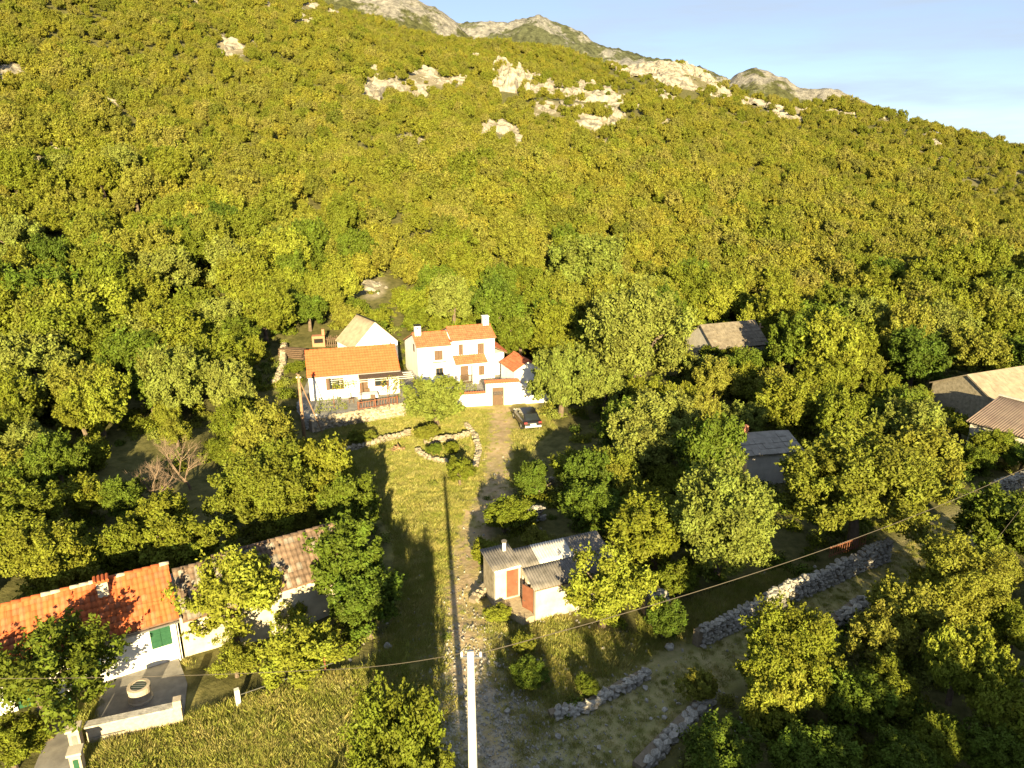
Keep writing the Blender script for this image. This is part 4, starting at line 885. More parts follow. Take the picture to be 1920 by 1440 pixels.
# firewood pile
fw = thing('firewood_pile', 'heap of split firewood beside the terraced stone beds', 'firewood', P(747, 850))
lg = MB().tube([(-.25, 0, 0), (.25, 0, 0)], [.07, .075], 6).mesh('log', 'wood_log')
for i in range(90):
    a_ = rnd.uniform(0, 6.28); r_ = rnd.random() ** .6; o = bpy.data.objects.new('log', lg); link(o, fw)
    o.location = (r_ * math.cos(a_) * .85, r_ * math.sin(a_) * .6, .05 + (1 - r_) * .65 * rnd.random()); o.rotation_euler = (0, rnd.uniform(-.4, .4), rnd.uniform(0, 3.1))
# single boulders in the open ground
for q, s_, lb in (((1360, 1188), .4, 'pale loose rock at the foot of the lane wall'), ((1046, 1385), .35, 'lone grey stone lying on the shaded lane'), ((1255, 1218), .55, 'larger pale stone at the near end of the lane wall'), ((1210, 1290), .35, 'small pale stone beside the low tumbled wall'),
                  ((952, 1335), .4, 'grey stone on the gravel beside the concrete pole'), ((728, 1213), .6, 'upright grey stone under the dark bush left of the track')):
    p = P(*q); o = bpy.data.objects.new('boulder', STONES['stone'][rnd.randrange(9)]); link(o); o.location = (p.x, p.y, h1(p.x, p.y) + s_ * .2); o.scale = (s_, s_ * .8, s_ * .7); o.rotation_euler.z = rnd.uniform(0, 6); tag(o, lb, 'rock', 'loose rocks on the lane')


# ------------------------------------------------------------------ pale outcrops on the slope
for k_, (p, c, d) in enumerate(ROCKP):
    dep = p.y / math.cos(TH); rx = c * dep / FPX; hz = d * dep / FPX * (.55 if p.y > 330 else .36); ry = min(max(hz * 15, rx * .35), 30); rx *= 1.15
    n = 30; b = MB(); t_, a_ = np.meshgrid(np.linspace(-1, 1, n + 1), np.linspace(-1, 1, n + 1)); x = p.x + a_ * rx * 1.25; y = p.y + t_ * ry * 1.25
    q = np.hypot(a_, t_) * 1.25 + 1.7 * fbm(x / (rx * .35 + .8), y / (ry * .3 + .8), 40 + k_, 4)
    e = np.maximum(0., 1 - np.sign(q) * q ** 2); rough_ = 1 + 1.5 * fbm(x / 4.2, y / 6., 50, 4)
    b.v = np.stack([x - p.x, y - p.y, hgt(x, y) - p.z - .5 + np.minimum(e, 1.6) ** .4 * (hz * .8 + .5) * rough_ * (e > 0)], -1).reshape(-1, 3).tolist()
    b.f = [(i * (n + 1) + j, (i + 1) * (n + 1) + j, (i + 1) * (n + 1) + j + 1, i * (n + 1) + j + 1) for i in range(n) for j in range(n)]
    o = b.build('rock_outcrop', 'outcrop', None, False); o.location = p
    px_, py_ = ROCKS[k_][:2]
    zone = 'on the rocky crest at upper right' if (px_ > 1130 and py_ < 200) else ('on the far right shoulder of the slope' if px_ > 1400 else ('at upper left of the wooded slope' if px_ < 640 else ('just behind the white houses' if py_ > 500 else 'in the pale band high above the white houses')))
    tag(o, 'bare white limestone outcrop ' + zone, 'rock outcrop', 'limestone outcrops ' + zone)

# ------------------------------------------------------------------ trees
def leaf_arrays(rng, pos, nrm, ls):
    n = len(pos); t = rng.normal(size=(n, 3)); nrm = nrm / np.linalg.norm(nrm, axis=1, keepdims=True)
    a = np.cross(nrm, t); a /= np.linalg.norm(a, axis=1, keepdims=True) + 1e-9; b = np.cross(nrm, a)
    s = (ls * rng.uniform(.65, 1.35, n))[:, None]
    v = np.stack([pos - a * s, pos + b * s * .52 + nrm * s * .16, pos + a * s, pos - b * s * .52 + nrm * s * .16], 1)
    return v.reshape(-1, 3)
def leaf_mesh(name, verts, var, m):
    nq = len(verts) // 4; me = bpy.data.meshes.new(name); me.vertices.add(len(verts)); me.vertices.foreach_set('co', verts.astype(np.float32).ravel())
    me.loops.add(nq * 4); me.polygons.add(nq); me.loops.foreach_set('vertex_index', np.arange(nq * 4, dtype=np.int32)); me.polygons.foreach_set('loop_start', np.arange(0, nq * 4, 4, dtype=np.int32)); me.polygons.foreach_set('loop_total', np.full(nq, 4, np.int32)); me.update()
    at = me.attributes.new('var', 'FLOAT', 'FACE'); at.data.foreach_set('value', var.astype(np.float32)); me.materials.append(M[m]); return me
def clumps(rng, n, vr, cz, low=-.75, lob=4):
    """clump centres grouped into a few big lobes so the outline is uneven"""
    L = []
    for _ in range(lob):
        d = rng.normal(size=3); d[2] = abs(d[2]) * .7 + .05; d /= np.linalg.norm(d); L.append((d * np.array([.48, .48, .45 * vr]) * rng.uniform(.6, 1.15), rng.uniform(.45, .68)))
    L.append((np.zeros(3), .6)); C = []
    while len(C) < n:
        c, r_ = L[rng.integers(len(L))]; d = rng.normal(size=3); d /= np.linalg.norm(d)
        if d[2] < low: continue
        q = c + d * r_ * rng.uniform(.62, 1.02) * np.array([1, 1, vr])
        if np.linalg.norm(q / np.array([1, 1, vr])) > 1.04: continue
        C.append(q)
    C = np.array(C); C[:, 2] += cz; return C
def crown_mesh(seed, m, ncl, nlf, ls, vr=1.0, cz=.92, cr=.25, gap=0., lob=4, shoots=3):
    rng = np.random.default_rng(seed); C = clumps(rng, ncl, vr, cz, lob=lob); V = []; A_ = []
    for c in C:
        if rng.random() < gap: continue
        r_ = cr * rng.uniform(.65, 1.25); k = max(6, int(nlf * (r_ / cr) ** 2)); d = rng.normal(size=(k, 3)); d /= np.linalg.norm(d, axis=1, keepdims=True)
        out = c - np.array([0, 0, cz]); out = out / (np.linalg.norm(out) + 1e-6); d = d + out * .55; d /= np.linalg.norm(d, axis=1, keepdims=True)
        pos = c + d * r_ * rng.uniform(.55, 1.08, (k, 1)) * np.array([1, 1, .85]); nm = d + rng.normal(size=(k, 3)) * .7 + np.array([0, 0, .3])
        for _ in range(shoots):
            sd = out * .7 + rng.normal(size=3) * .55 + np.array([0, 0, .55]); sd /= np.linalg.norm(sd); kk = max(5, int(nlf * .075)); tt = rng.uniform(.7, 1.75, (kk, 1))
            pos = np.concatenate([pos, c + sd * r_ * tt + rng.normal(size=(kk, 3)) * r_ * .2 * (1.9 - tt)]); nm = np.concatenate([nm, rng.normal(size=(kk, 3)) + sd * .5]); k += kk
        V.append(leaf_arrays(rng, pos, nm, ls)); A_.append(np.clip(rng.normal(.5, .17, k) + rng.normal(0, .17), 0, 1))
    return leaf_mesh('crown', np.concatenate(V), np.concatenate(A_), m), C
def trunk_mesh(seed, C, m='bark', r0=.075, nl=7, lean=0.):
    r_ = random.Random(seed); b = MB(); f = Vector((r_.uniform(-.08, .08) + lean, r_.uniform(-.08, .08), .62))
    b.tube([(0, 0, -.12), (f.x * .35, f.y * .3, .3), f, (f.x * 1.3, f.y * 1.4, 1.2)], [r0 * 1.25, r0, r0 * .8, r0 * .4], 7)
    for i in range(nl):
        c = Vector(C[r_.randrange(len(C))]); b.tube([f - Vector((0, 0, .1 * r_.random())), f.lerp(c, .5) + Vector((0, 0, .08)), c], [r0 * .5, r0 * .32, r0 * .12], 5)
    return b.mesh('trunk', m)
VAR = {}
def variant(key, m, seeds, *a, **k):
    VAR[key] = []
    for s in seeds:
        c, C = crown_mesh(s, m, *a, **k); VAR[key].append((c, trunk_mesh(s, C)))
variant('near', 'leaf', range(6), 135, 140, .04, cr=.165)
variant('dark', 'leaf_dark', range(20, 23), 135, 140, .04, cr=.165)
variant('pale', 'leaf_pale', range(30, 33), 145, 135, .038, cr=.155, lob=5)
variant('yel', 'leaf_yellow', range(40, 43), 125, 135, .04, cr=.165)
variant('bigpale', 'leaf_pale', range(33, 35), 130, 330, .027, cr=.19, lob=6, shoots=4)
variant('bignear', 'leaf', range(6, 8), 130, 330, .027, cr=.19, lob=6, shoots=4)
variant('airy', 'leaf_yellow', range(50, 53), 80, 150, .038, gap=.1, cr=.19, lob=6)
variant('open', 'leaf', range(60, 63), 75, 150, .038, gap=.12, cr=.19, lob=6)
variant('hill', 'leaf_hill', range(70, 78), 85, 60, .062, vr=.95, cz=.85, cr=.185, lob=5)
def put_tree(key, i, loc, s, hr, rz, label, cat='tree', group=None, name='tree', tilt=0.):
    c, t = VAR[key][i % len(VAR[key])]; e = thing(name, label, cat, loc, rz, group); e.scale = (s, s, s * hr)
    if tilt: e.rotation_euler = (tilt, tilt * .6, rz)
    link(bpy.data.objects.new('crown', c), e); link(bpy.data.objects.new('trunk', t), e); return e
def spot(px, py, rpx, hr=1., cz=.92):
    rpx *= 1.12
    R_ = 2.
    for _ in range(6):
        p = G(px, py, cz * R_ * hr); zc = proj(*p)[2]; R_ = rpx * zc / FPX
    return Vector((p.x, p.y, h1(p.x, p.y))), R_
taken = []
HERO = [  # pixel centre, crown radius in pixels, kind, height ratio, label, (kind of plant)
    (432, 1130, 92, 'airy', 1.05, 'bright thin leaved tree in front of the old stone building', 'tree'),
    (72, 1296, 120, 'open', .9, 'yellow green fruit tree in front of the cottage at the left edge', 'tree'),
    (640, 1060, 78, 'dark', 1.0, 'dark green tree at the right end of the old stone building', 'tree'),
    (690, 1140, 68, 'dark', .95, 'dark dense shrub tree beside the grassy track', 'tree'),
    (560, 1215, 74, 'airy', .95, 'sunny shrub tree behind the meadow fence post', 'tree'),
    (20, 1405, 58, 'near', .8, 'green bush in the bottom left corner', 'shrub'),
    (440, 1235, 44, 'open', .9, 'small dry looking shrub beside the courtyard parapet', 'shrub'),
    (748, 1452, 96, 'bignear', 1.7, 'bright green tree cut by the bottom edge left of the concrete pole', 'tree'),
    (1130, 1108, 76, 'airy', 1.0, 'light yellow tree leaning before the long corrugated shed', 'tree'),
    (818, 752, 55, 'pale', .9, 'olive green tree in front of the two storey white farmhouse', 'tree'),
    (1352, 978, 98, 'bigpale', 1.15, 'tall leafy tree left of the pale house with grey roof', 'tree'),
    (1615, 925, 116, 'bignear', .95, 'broad fig tree hiding the house beside the lane wall', 'tree'),
    (1720, 880, 75, 'near', 1.0, 'leafy tree standing on the right of the broad fig tree', 'tree'),
    (1052, 712, 60, 'pale', 1.2, 'rounded pale tree right of the courtyard gate', 'tree'),
    (1200, 642, 96, 'bigpale', 1.05, 'biggest pale crowned tree right of the white farmhouse', 'tree'),
    (1095, 505, 66, 'pale', 1.0, 'round pale tree above the white farmhouse in the wood', 'tree'),
    (1250, 790, 72, 'pale', .9, 'walnut like tree with drooping leaves right of the car', 'tree'),
    (862, 888, 30, 'near', .8, 'round green bush at the lower end of the terraced beds', 'shrub'),
    (1078, 885, 48, 'near', .75, 'bushy green tree right of the track below the car', 'tree'),
    (945, 965, 48, 'near', .7, 'bright ivy bush on the bank left of the ruined wall', 'shrub'),
    (905, 1035, 30, 'near', .8, 'small bush at the corner of the lean shed', 'shrub'),
    (1010, 1020, 30, 'near', .9, 'young shrub behind the long corrugated roof', 'shrub'),
    (1110, 960, 62, 'dark', .8, 'dark ivy thicket behind the corrugated sheds', 'shrub'),
    (1230, 1000, 78, 'near', .9, 'leafy tree on the slope right of the corrugated sheds', 'tree'),
    (770, 575, 34, 'yel', .9, 'bright lime green bush directly behind the farmhouse roofs', 'shrub'),
    (1480, 1235, 88, 'bignear', 1.05, 'tree with sunlit top right of the shaded lane', 'tree'),
    (1450, 1310, 60, 'yel', 1.2, 'yellow topped young tree below the lane in the corner shade', 'tree'),
    (1640, 1200, 62, 'near', 1.0, 'small tree behind the heap of wall stones', 'tree'),
    (1795, 1245, 62, 'yel', 1.45, 'single tall stemmed tree with golden crown in the bottom right wood', 'tree'),
    (1890, 1340, 66, 'yel', 1.3, 'golden branching tree at the bottom right edge', 'tree'),
    (1790, 1110, 85, 'bignear', 1.0, 'sunlit tree on the right side of the lane', 'tree'),
    (1700, 1150, 70, 'near', 1.0, 'bushy tree right of the stones along the lane', 'tree'),
    (1890, 1000, 78, 'near', 1.0, 'leafy tree at the right edge below the lane', 'tree'),
    (1600, 1330, 70, 'dark', .9, 'dark shaded tree in the lower right thicket', 'tree'),
    (1350, 1420, 75, 'dark', .8, 'dark bush at the bottom edge right of the lane', 'shrub'),
    (1700, 1440, 66, 'dark', .8, 'blue green shaded shrub at the bottom right', 'shrub'),
    (1530, 1440, 80, 'dark', .8, 'shaded shrub at the bottom edge below the dark thicket', 'shrub'),
    (985, 1208, 26, 'near', .9, 'small bright bush at the foot of the rusty door of the shed', 'shrub'),
    (1245, 1165, 40, 'dark', .9, 'low green bush at the near end of the long lane wall', 'shrub'),
    (1275, 1085, 44, 'near', .8, 'bush on the bank above the long lane wall', 'shrub'),
    (1100, 1285, 24, 'near', .7, 'low weed bush behind the low tumbled wall', 'shrub'),
    (990, 1265, 38, 'dark', .6, 'dark bramble patch on the slope below the shed', 'shrub'),
    (1310, 1290, 36, 'near', .9, 'small bush on the right verge of the lane', 'shrub'),
    (930, 1150, 24, 'yel', .7, 'yellowish weed bush before the small lean shed', 'shrub'),
    (800, 815, 26, 'near', .6, 'low green shrub in the upper terraced bed', 'shrub'),
    (680, 820, 24, 'near', .6, 'low shrub at the foot of the stone retaining wall', 'shrub'),
    (815, 845, 16, 'dark', .7, 'small dark plant inside the lower terraced bed', 'shrub'),
    (850, 840, 16, 'near', .7, 'small green plant against the garden bed wall', 'shrub'),
    (640, 880, 26, 'near', .7, 'bush at the tumbled wall on the left of the clearing', 'shrub'),
    (1872, 842, 44, 'near', .8, 'bush below the eave of the corrugated barn at the right edge', 'shrub'),
    (1805, 805, 30, 'near', .8, 'bush at the left corner of the corrugated barn', 'shrub'),
    (1916, 862, 36, 'dark', .8, 'dark bush at the right edge under the barn', 'shrub'),
    (1335, 668, 26, 'near', .8, 'bush before the left half of the stone roofed cottage', 'shrub'),
    (1385, 672, 28, 'near', .8, 'bush before the right half of the stone roofed cottage', 'shrub'),
    (300, 985, 60, 'near', .9, 'broad green bush below the two bare trees', 'shrub'),
    (230, 940, 44, 'dark', .9, 'dark green bush left of the two bare trees', 'shrub'),
    (1905, 1190, 58, 'near', .9, 'green bush at the right edge below the leafy lane tree', 'shrub'),
    (1660, 1300, 58, 'near', .9, 'bush in the thicket left of the golden crowned tree', 'shrub'),
    (1860, 1420, 60, 'dark', .9, 'dark bush at the bottom edge near the right corner', 'shrub'),
    (542, 1150, 36, 'airy', .9, 'sunny bush covering the white wall of the old stone building', 'shrub'),
    (165, 935, 46, 'near', .9, 'green bush in the gap at the left of the bare trees', 'shrub'),
    (255, 1000, 44, 'near', .8, 'green bush behind the orange roofed cottage', 'shrub'),
    (420, 850, 36, 'near', .8, 'leafy bush right of the larger bare tree', 'shrub'),
    (330, 815, 34, 'near', .8, 'green bush directly behind the bare trees', 'shrub'),
    (555, 690, 20, 'near', .6, 'low green bush on the bank left of the annex', 'shrub'),
    (505, 935, 90, 'bignear', 1.0, 'sunlit tree above the old stone roof', 'tree'),
    (600, 900, 66, 'near', 1.1, 'leafy tree at the left edge of the clearing below the utility pole', 'tree'),
    (545, 985, 50, 'near', .9, 'bush hugging the back of the old tile roof', 'shrub')]
HEROW = []
for k_, (px, py, rp, kd, hr, lb, cat) in enumerate(HERO):
    p, R_ = spot(px, py, rp, hr); e = put_tree(kd, k_, p, R_, hr, rnd.uniform(0, 6.28), lb, cat, None, 'tree' if cat == 'tree' else 'shrub', .12 if 'leaning' in lb else 0)
    taken.append((p.x, p.y, R_ * .75)); HEROW.append((p.x, p.y, R_))
# bare trees
def bare_tree(px, py, rp, seed, label):
    p, R_ = spot(px, py, rp); r_ = random.Random(seed); e = thing('bare_tree', label, 'tree', p); b = MB(); tw = MB()
    def grow(q, d, L, rad, lv, dst):
        n = 3; pts = [q]; dd = d.copy()
        for i in range(n): dd = (dd + Vector((r_.gauss(0, .16), r_.gauss(0, .16), r_.gauss(.05, .1)))).normalized(); pts.append(pts[-1] + dd * L / n)
        dst.tube(pts, [rad, rad * .85, rad * .7, rad * .5], 5 if lv < 2 else 3)
        if lv >= 4: return
        for _ in range(5 if lv < 3 else 6):
            t_ = r_.uniform(.3, 1); s_ = pts[0].lerp(pts[-1], t_); nd_ = (dd + Vector((r_.gauss(0, .6), r_.gauss(0, .6), r_.gauss(.15, .45)))).normalized(); grow(s_, nd_, L * r_.uniform(.55, .75), rad * .45, lv + 1, tw if lv >= 1 else dst)
    grow(Vector((0, 0, -.2)), Vector((0, 0, 1)), R_ * 1.1, R_ * .05, 0, b)
    b.build('trunk', 'deadbark', e); tw.build('twigs', 'deadbark', e); taken.append((p.x, p.y, R_ * .6)); HEROW.append((p.x, p.y, R_))
bare_tree(352, 872, 48, 5, 'larger bare brown tree without leaves in the left wood')
bare_tree(288, 910, 44, 6, 'smaller bare brown tree on the left of the other leafless one')
# vines on the pergola and a clipped hedge
def leafy(name, label, cat, loc, rz, boxes, n, ls, m, seed):
    rng = np.random.default_rng(seed); V = []; A_ = []
    for (c, s_) in boxes:
        k = int(n * s_[0] * (s_[2] + s_[1])); d = rng.uniform(-1, 1, (k, 3)); ax = rng.integers(0, 3, k); d[np.arange(k), ax] = np.sign(d[np.arange(k), ax]) * rng.uniform(.75, 1.05, k)
        V.append(leaf_arrays(rng, np.array(c) + d * np.array(s_), d + rng.normal(size=(k, 3)) * .5, ls)); A_.append(np.clip(rng.normal(.5, .22, k), 0, 1))
    o = bpy.data.objects.new(name, leaf_mesh(name, np.concatenate(V), np.concatenate(A_), m)); link(o); o.location = loc; o.rotation_euler.z = rz; return tag(o, label, cat)
leafy('clipped_hedge', 'clipped yellow green hedge on the terrace edge left of the railing', 'hedge', P(622, 772, 1.46), R(22), [((0, .2, .3), (1.35, .3, .32))], 500, .06, 'leaf_yellow', 1)
leafy('grape_vine', 'grape vine climbing the left end of the terrace pergola', 'vine', (-16.2, 61.2, 1.46), R(16.5), [((.6, -.9, 2.1), (.5, .5, .25)), ((1.6, -.6, 2.0), (.4, .5, .2))], 350, .08, 'leaf_yellow', 2)
leafy('climbing_vine', 'climbing plant over the right end of the terrace pergola', 'vine', (-11.2, 62.3, 1.46), R(16.5), [((0, 0, 1.6), (.7, .6, .7)), ((.9, .3, 1.0), (.5, .4, 1.))], 300, .08, 'leaf', 3)
leafy('potted_shrub', 'dark leafy pot plants in front of the annex window', 'plant', (-16.6, 61.6, 1.46), R(16.5), [((0, 0, .25), (1.0, .25, .28))], 400, .07, 'leaf_dark', 4)
leafy('lavender_bush', 'greyish lavender bush behind the low courtyard wall', 'shrub', P(882, 730, 1.2), 0, [((0, 0, .35), (.6, .4, .4))], 500, .06, 'leaf_pale', 5)

# image regions that the photograph shows open, with how far away the thing in them stands
PROT = [([(545, 655), (560, 640), (630, 585), (700, 590), (900, 592), (990, 645), (985, 720), (1015, 765), (1022, 830), (960, 850), (960, 905), (885, 985), (880, 1010), (740, 1000), (690, 920), (650, 870), (565, 848), (545, 740)], 72.),
        ([(690, 900), (885, 985), (872, 1200), (945, 1240), (960, 1300), (1040, 1440), (850, 1440), (700, 1300), (755, 1150), (745, 1020)], 60.),
        ([(0, 1135), (310, 1055), (400, 1045), (350, 1160), (350, 1340), (160, 1400), (145, 1240), (0, 1290)], 32.),
        ([(400, 1040), (510, 1000), (625, 975), (625, 1010), (560, 1100), (525, 1110), (480, 1050)], 35.),
        ([(200, 1440), (330, 1350), (440, 1300), (620, 1270), (740, 1290), (740, 1345), (640, 1400), (640, 1440)], 40.),
        ([(905, 1000), (1130, 1003), (1105, 1060), (1060, 1175), (1000, 1190), (890, 1180)], 36.),
        ([(950, 1180), (1230, 1195), (1215, 1275), (1040, 1345), (950, 1300)], 40.),
        ([(1000, 1440), (1000, 1300), (1200, 1290), (1290, 1190), (1290, 1130), (1500, 1040), (1660, 1020), (1870, 900), (1920, 885), (1920, 925), (1830, 990), (1660, 1110), (1520, 1190), (1340, 1310), (1240, 1440)], 50.),
        ([(1310, 605), (1425, 598), (1425, 640), (1400, 655), (1320, 655)], 80.), ([(1370, 825), (1430, 810), (1490, 815), (1480, 850), (1450, 890), (1400, 850)], 48.),
        ([(1795, 728), (1825, 700), (1920, 688), (1920, 820), (1815, 790)], 60.), ([(1556, 1180), (1612, 1135), (1620, 1160), (1570, 1190)], 50.), ([(1200, 1110), (1240, 1110), (1245, 1150), (1200, 1155)], 40),
        ([(245, 835), (410, 825), (415, 945), (240, 965)], 62.), ([(510, 680), (560, 650), (580, 770), (545, 800), (520, 760)], 66.), ([(520, 632), (640, 622), (640, 668), (520, 690)], 84.), ([(675, 530), (725, 530), (725, 555), (675, 555)], 120.), ([(740, 555), (800, 560), (790, 600), (740, 600)], 84.)]
FOOT = [(3.4, 53, 3.), (2.8, 57, 3.), (4., 49, 2.5), (-21.5, 79.5, 3.2), (-23.5, 75.5, 2.4), (-14.8, 66.5, 5.6), (-16.5, 74.5, 4.2), (-6, 72, 6), (-9.5, 70., 5), (1.8, 69, 3.2), (-13.5, 61, 4.5), (-17.5, 60.5, 2.6), (-5, 65.5, 4), (1, 66, 3.5), (3.2, 33.5, 3.2), (-.3, 33.5, 2), (-18, 28.4, 3.8), (-22.5, 26, 3.8), (-12.2, 32.2, 3.8), (-14.5, 30.8, 3), (24.5, 80.7, 4.6), (18.6, 50, 3.), (15.2, 49.8, 2.2), (46, 64, 5.4), (41, 54.5, 5), (1.3, 60, 3.2), (-1.2, 18, 1.5), (-16.4, 26, 2.6)]
CAND = []
c_ = 3.35
rg = random.Random(99)
PROTB = [(pl, yy, min(q[0] for q in pl), max(q[0] for q in pl), min(q[1] for q in pl), max(q[1] for q in pl)) for pl, yy in PROT]
OCT = [(math.cos(k * math.pi / 4), math.sin(k * math.pi / 4)) for k in range(8)]
def blocked(x, y, z, R_, hr):
    pxc, pyc, zc = proj(x, y, z + .92 * R_ * hr)
    if zc < 3: return True, 0, 0, 0
    rp = R_ * FPX / zc
    pts = [(pxc, pyc)] + [(pxc + .92 * rp * ca_, pyc + .92 * rp * sa_) for ca_, sa_ in OCT]
    for pl, yy, x0, x1, y0, y1 in PROTB:
        if y < yy and pxc + rp > x0 and pxc - rp < x1 and pyc + rp > y0 and pyc - rp < y1 and any(inp1(qx, qy, pl) for qx, qy in pts): return True, pxc, pyc, rp
    return False, pxc, pyc, rp
def keep(x, y, z, R_, hr):
    if y > 130: pass
    elif any((x - fx) ** 2 + (y - fy) ** 2 < (fr + R_ * .45) ** 2 for fx, fy, fr in FOOT): return None
    for fx, fy, fr in (taken if y < 130 else ()):
        if (x - fx) ** 2 + (y - fy) ** 2 < (fr + R_ * .5) ** 2: return None
    if y < 70:
        for pl in CLEARW:
            if inp1(x, y, pl): return None
    bl_, pxc, pyc, rp = blocked(x, y, z, R_, hr) if y < 122 else (False, *proj(x, y, z + .92 * R_ * hr)[:2], R_ * FPX / proj(x, y, z)[2])
    if bl_: return None
    if y > 105:
        for (p, c, d), (qx, qy, _, _) in zip(ROCKP, ROCKS):
            if abs(y - p.y) < 75 and ((pxc - qx) / (c * .95 + .3 * rp)) ** 2 + ((pyc - qy) / (d * .95 + .4 * rp)) ** 2 < 1 and rg.random() < (.9 if R_ < 2 else .97): return None
    return pxc, pyc, rp
# near and middle wood
yy_ = 16.
while yy_ < RR + 26:
    step = c_ if yy_ < 130 else (3.2 if yy_ < 260 else 3.35)
    half = yy_ * .80 + 12
    xx_ = -half
    while xx_ < half:
        x = xx_ + rg.uniform(-.42, .42) * step; y = yy_ + rg.uniform(-.42, .42) * step; xx_ += step
        r_ = math.hypot(x, y)
        if r_ > RR + 14: continue
        far = min(1, max(0, (r_ - 90) / 200))
        nz_ = float(vnoise(np.array(x / 17.), np.array(y / 17.), 61)) + .6 * float(vnoise(np.array(x / 60.), np.array(y / 60.), 62)); s_ = (rg.uniform(2.2, 3.6) * (1 - .24 * far) if rg.random() < .6 else rg.uniform(1.1, 2.2) * (1 - .15 * far)) * (1 + .6 * nz_)
        if x > -23 and x < -3 and y < 24.5: continue
        hr = rg.uniform(.85, 1.25)
        if y < 45 and x > 5: s_ *= .8
        if r_ > 240 and rg.random() < .12 + .25 * (float(vnoise(np.array(x / 26.), np.array(y / 26.), 77)) + .2): continue
        z = h1(x, y); q = keep(x, y, z, s_, hr)
        if q is None: continue
        pxc, pyc, rp = q
        if r_ > 300 and ((1130 < pxc < 1420 and pyc < 185 and rg.random() < .5) or (pxc > 1400 and rg.random() < .3)): continue
        if pxc < -rp - 90 or pxc > 1920 + rp + 90 or pyc > 1440 + rp * .5 or pyc < -rp - 40: continue
        CAND.append((rp, x, y, z, s_, hr, pxc, pyc))
    yy_ += step
vis = [c for c in CAND if -c[0] < c[6] < 1920 + c[0] and c[7] < 1440 + c[0]]
vis.sort(key=lambda c: -c[0]); INDIV = vis[:300]; ids = {id(c) for c in INDIV}; REST = [c for c in CAND if id(c) not in ids]
def zone(px, py):
    if py < 500 and 420 < px < 1010: return 'high above the white houses'
    if py < 640: return 'behind and above the white houses' if 420 < px < 1010 else ('on the upper left slope' if px <= 420 else 'on the slope right of the white houses')
    if px < 560 and py < 960: return 'along the left edge of the picture' if px < 200 else ('left of the white houses' if py < 780 else 'around the two bare trees')
    if px < 800: return 'around the cottage roofs at lower left'
    if px > 1280 and py > 1060 + (1280 - px) * -.0 and py > 1440 - (px - 1000) * .55: return 'right of the lane in the lower right corner'
    return 'near the right edge by the barn' if px > 1700 else ('around the stone roofed cottage' if py < 780 and px > 1250 else ('right beside the white farmhouse and car' if py < 850 else 'between the track and the lane'))
for k_, (rp, x, y, z, s_, hr, px, py) in enumerate(INDIV):
    zn = zone(px, py); u_ = rg.random(); kd = 'near' if u_ < .62 else ('dark' if u_ < .78 else ('pale' if u_ < .92 else 'yel'))
    put_tree(kd, rg.randrange(99), (x, y, z), s_, hr, rg.uniform(0, 6.28), ('large ' if s_ > 2.75 else ('small ' if s_ < 1.9 else 'medium ')) + ('tall ' if hr > 1.14 else ('broad ' if hr < .95 else '')) + {'near': 'green', 'dark': 'deep green', 'pale': 'pale olive', 'yel': 'yellow green'}[kd] + ' woodland tree ' + zn, 'tree', 'woodland trees ' + zn, 'woodland_tree')

def scatter(name, label, cat, pts, rots, scls, idx, meshes):
    """one object whose points carry instances of the given meshes"""
    cl = bpy.data.collections.new(name + '_source')
    for i, m_ in enumerate(meshes):
        o = bpy.data.objects.new('%s_%02d' % (name, i), m_); cl.objects.link(o)
    me = bpy.data.meshes.new(name); n = len(pts); me.vertices.add(n); me.vertices.foreach_set('co', np.asarray(pts, np.float32).ravel())
    for nm, ty, a in (('rot', 'FLOAT_VECTOR', rots), ('scl', 'FLOAT_VECTOR', scls)):
        t_ = me.attributes.new(nm, ty, 'POINT'); t_.data.foreach_set('vector', np.asarray(a, np.float32).ravel())
    t_ = me.attributes.new('idx', 'INT', 'POINT'); t_.data.foreach_set('value', np.asarray(idx, np.int32))
    o = link(bpy.data.objects.new(name, me)); tag(o, label, cat, kind='stuff')
    ng = bpy.data.node_groups.new(name, 'GeometryNodeTree'); ng.interface.new_socket('Geometry', in_out='INPUT', socket_type='NodeSocketGeometry'); ng.interface.new_socket('Geometry', in_out='OUTPUT', socket_type='NodeSocketGeometry')
    N = ng.nodes; gi = N.new('NodeGroupInput'); go = N.new('NodeGroupOutput'); ci = N.new('GeometryNodeCollectionInfo'); ci.inputs['Collection'].default_value = cl; ci.inputs['Separate Children'].default_value = True; ci.inputs['Reset Children'].default_value = True
    ip = N.new('GeometryNodeInstanceOnPoints'); ip.inputs['Pick Instance'].default_value = True
    def na(nm, dt):
        a = N.new('GeometryNodeInputNamedAttribute'); a.data_type = dt; a.inputs['Name'].default_value = nm; return a.outputs['Attribute']
    L = ng.links; L.new(gi.outputs[0], ip.inputs['Points']); L.new(ci.outputs[0], ip.inputs['Instance']); L.new(na('idx', 'INT'), ip.inputs['Instance Index'])
    er = N.new('FunctionNodeEulerToRotation'); L.new(na('rot', 'FLOAT_VECTOR'), er.inputs[0]); L.new(er.outputs[0], ip.inputs['Rotation']); L.new(na('scl', 'FLOAT_VECTOR'), ip.inputs['Scale']); L.new(ip.outputs[0], go.inputs[0])
    md = o.modifiers.new('scatter', 'NODES'); md.node_group = ng; return o
# the rest of the wood, too many to count
P_, Ro, Sc_, Ix = [], [], [], []
hillm = [v[0] for v in VAR['hill']]; nearm = [v[0] for v in VAR['near']] + [v[0] for v in VAR['dark']]
for (rp, x, y, z, s_, hr, px, py) in REST:
    P_.append((x, y, z - .25 * s_)); Ro.append((rg.uniform(-.08, .08), rg.uniform(-.08, .08), rg.uniform(0, 6.28))); Sc_.append((s_, s_, s_ * hr)); Ix.append(rg.randrange(8) if math.hypot(x, y) > 100 else 8 + rg.randrange(9))
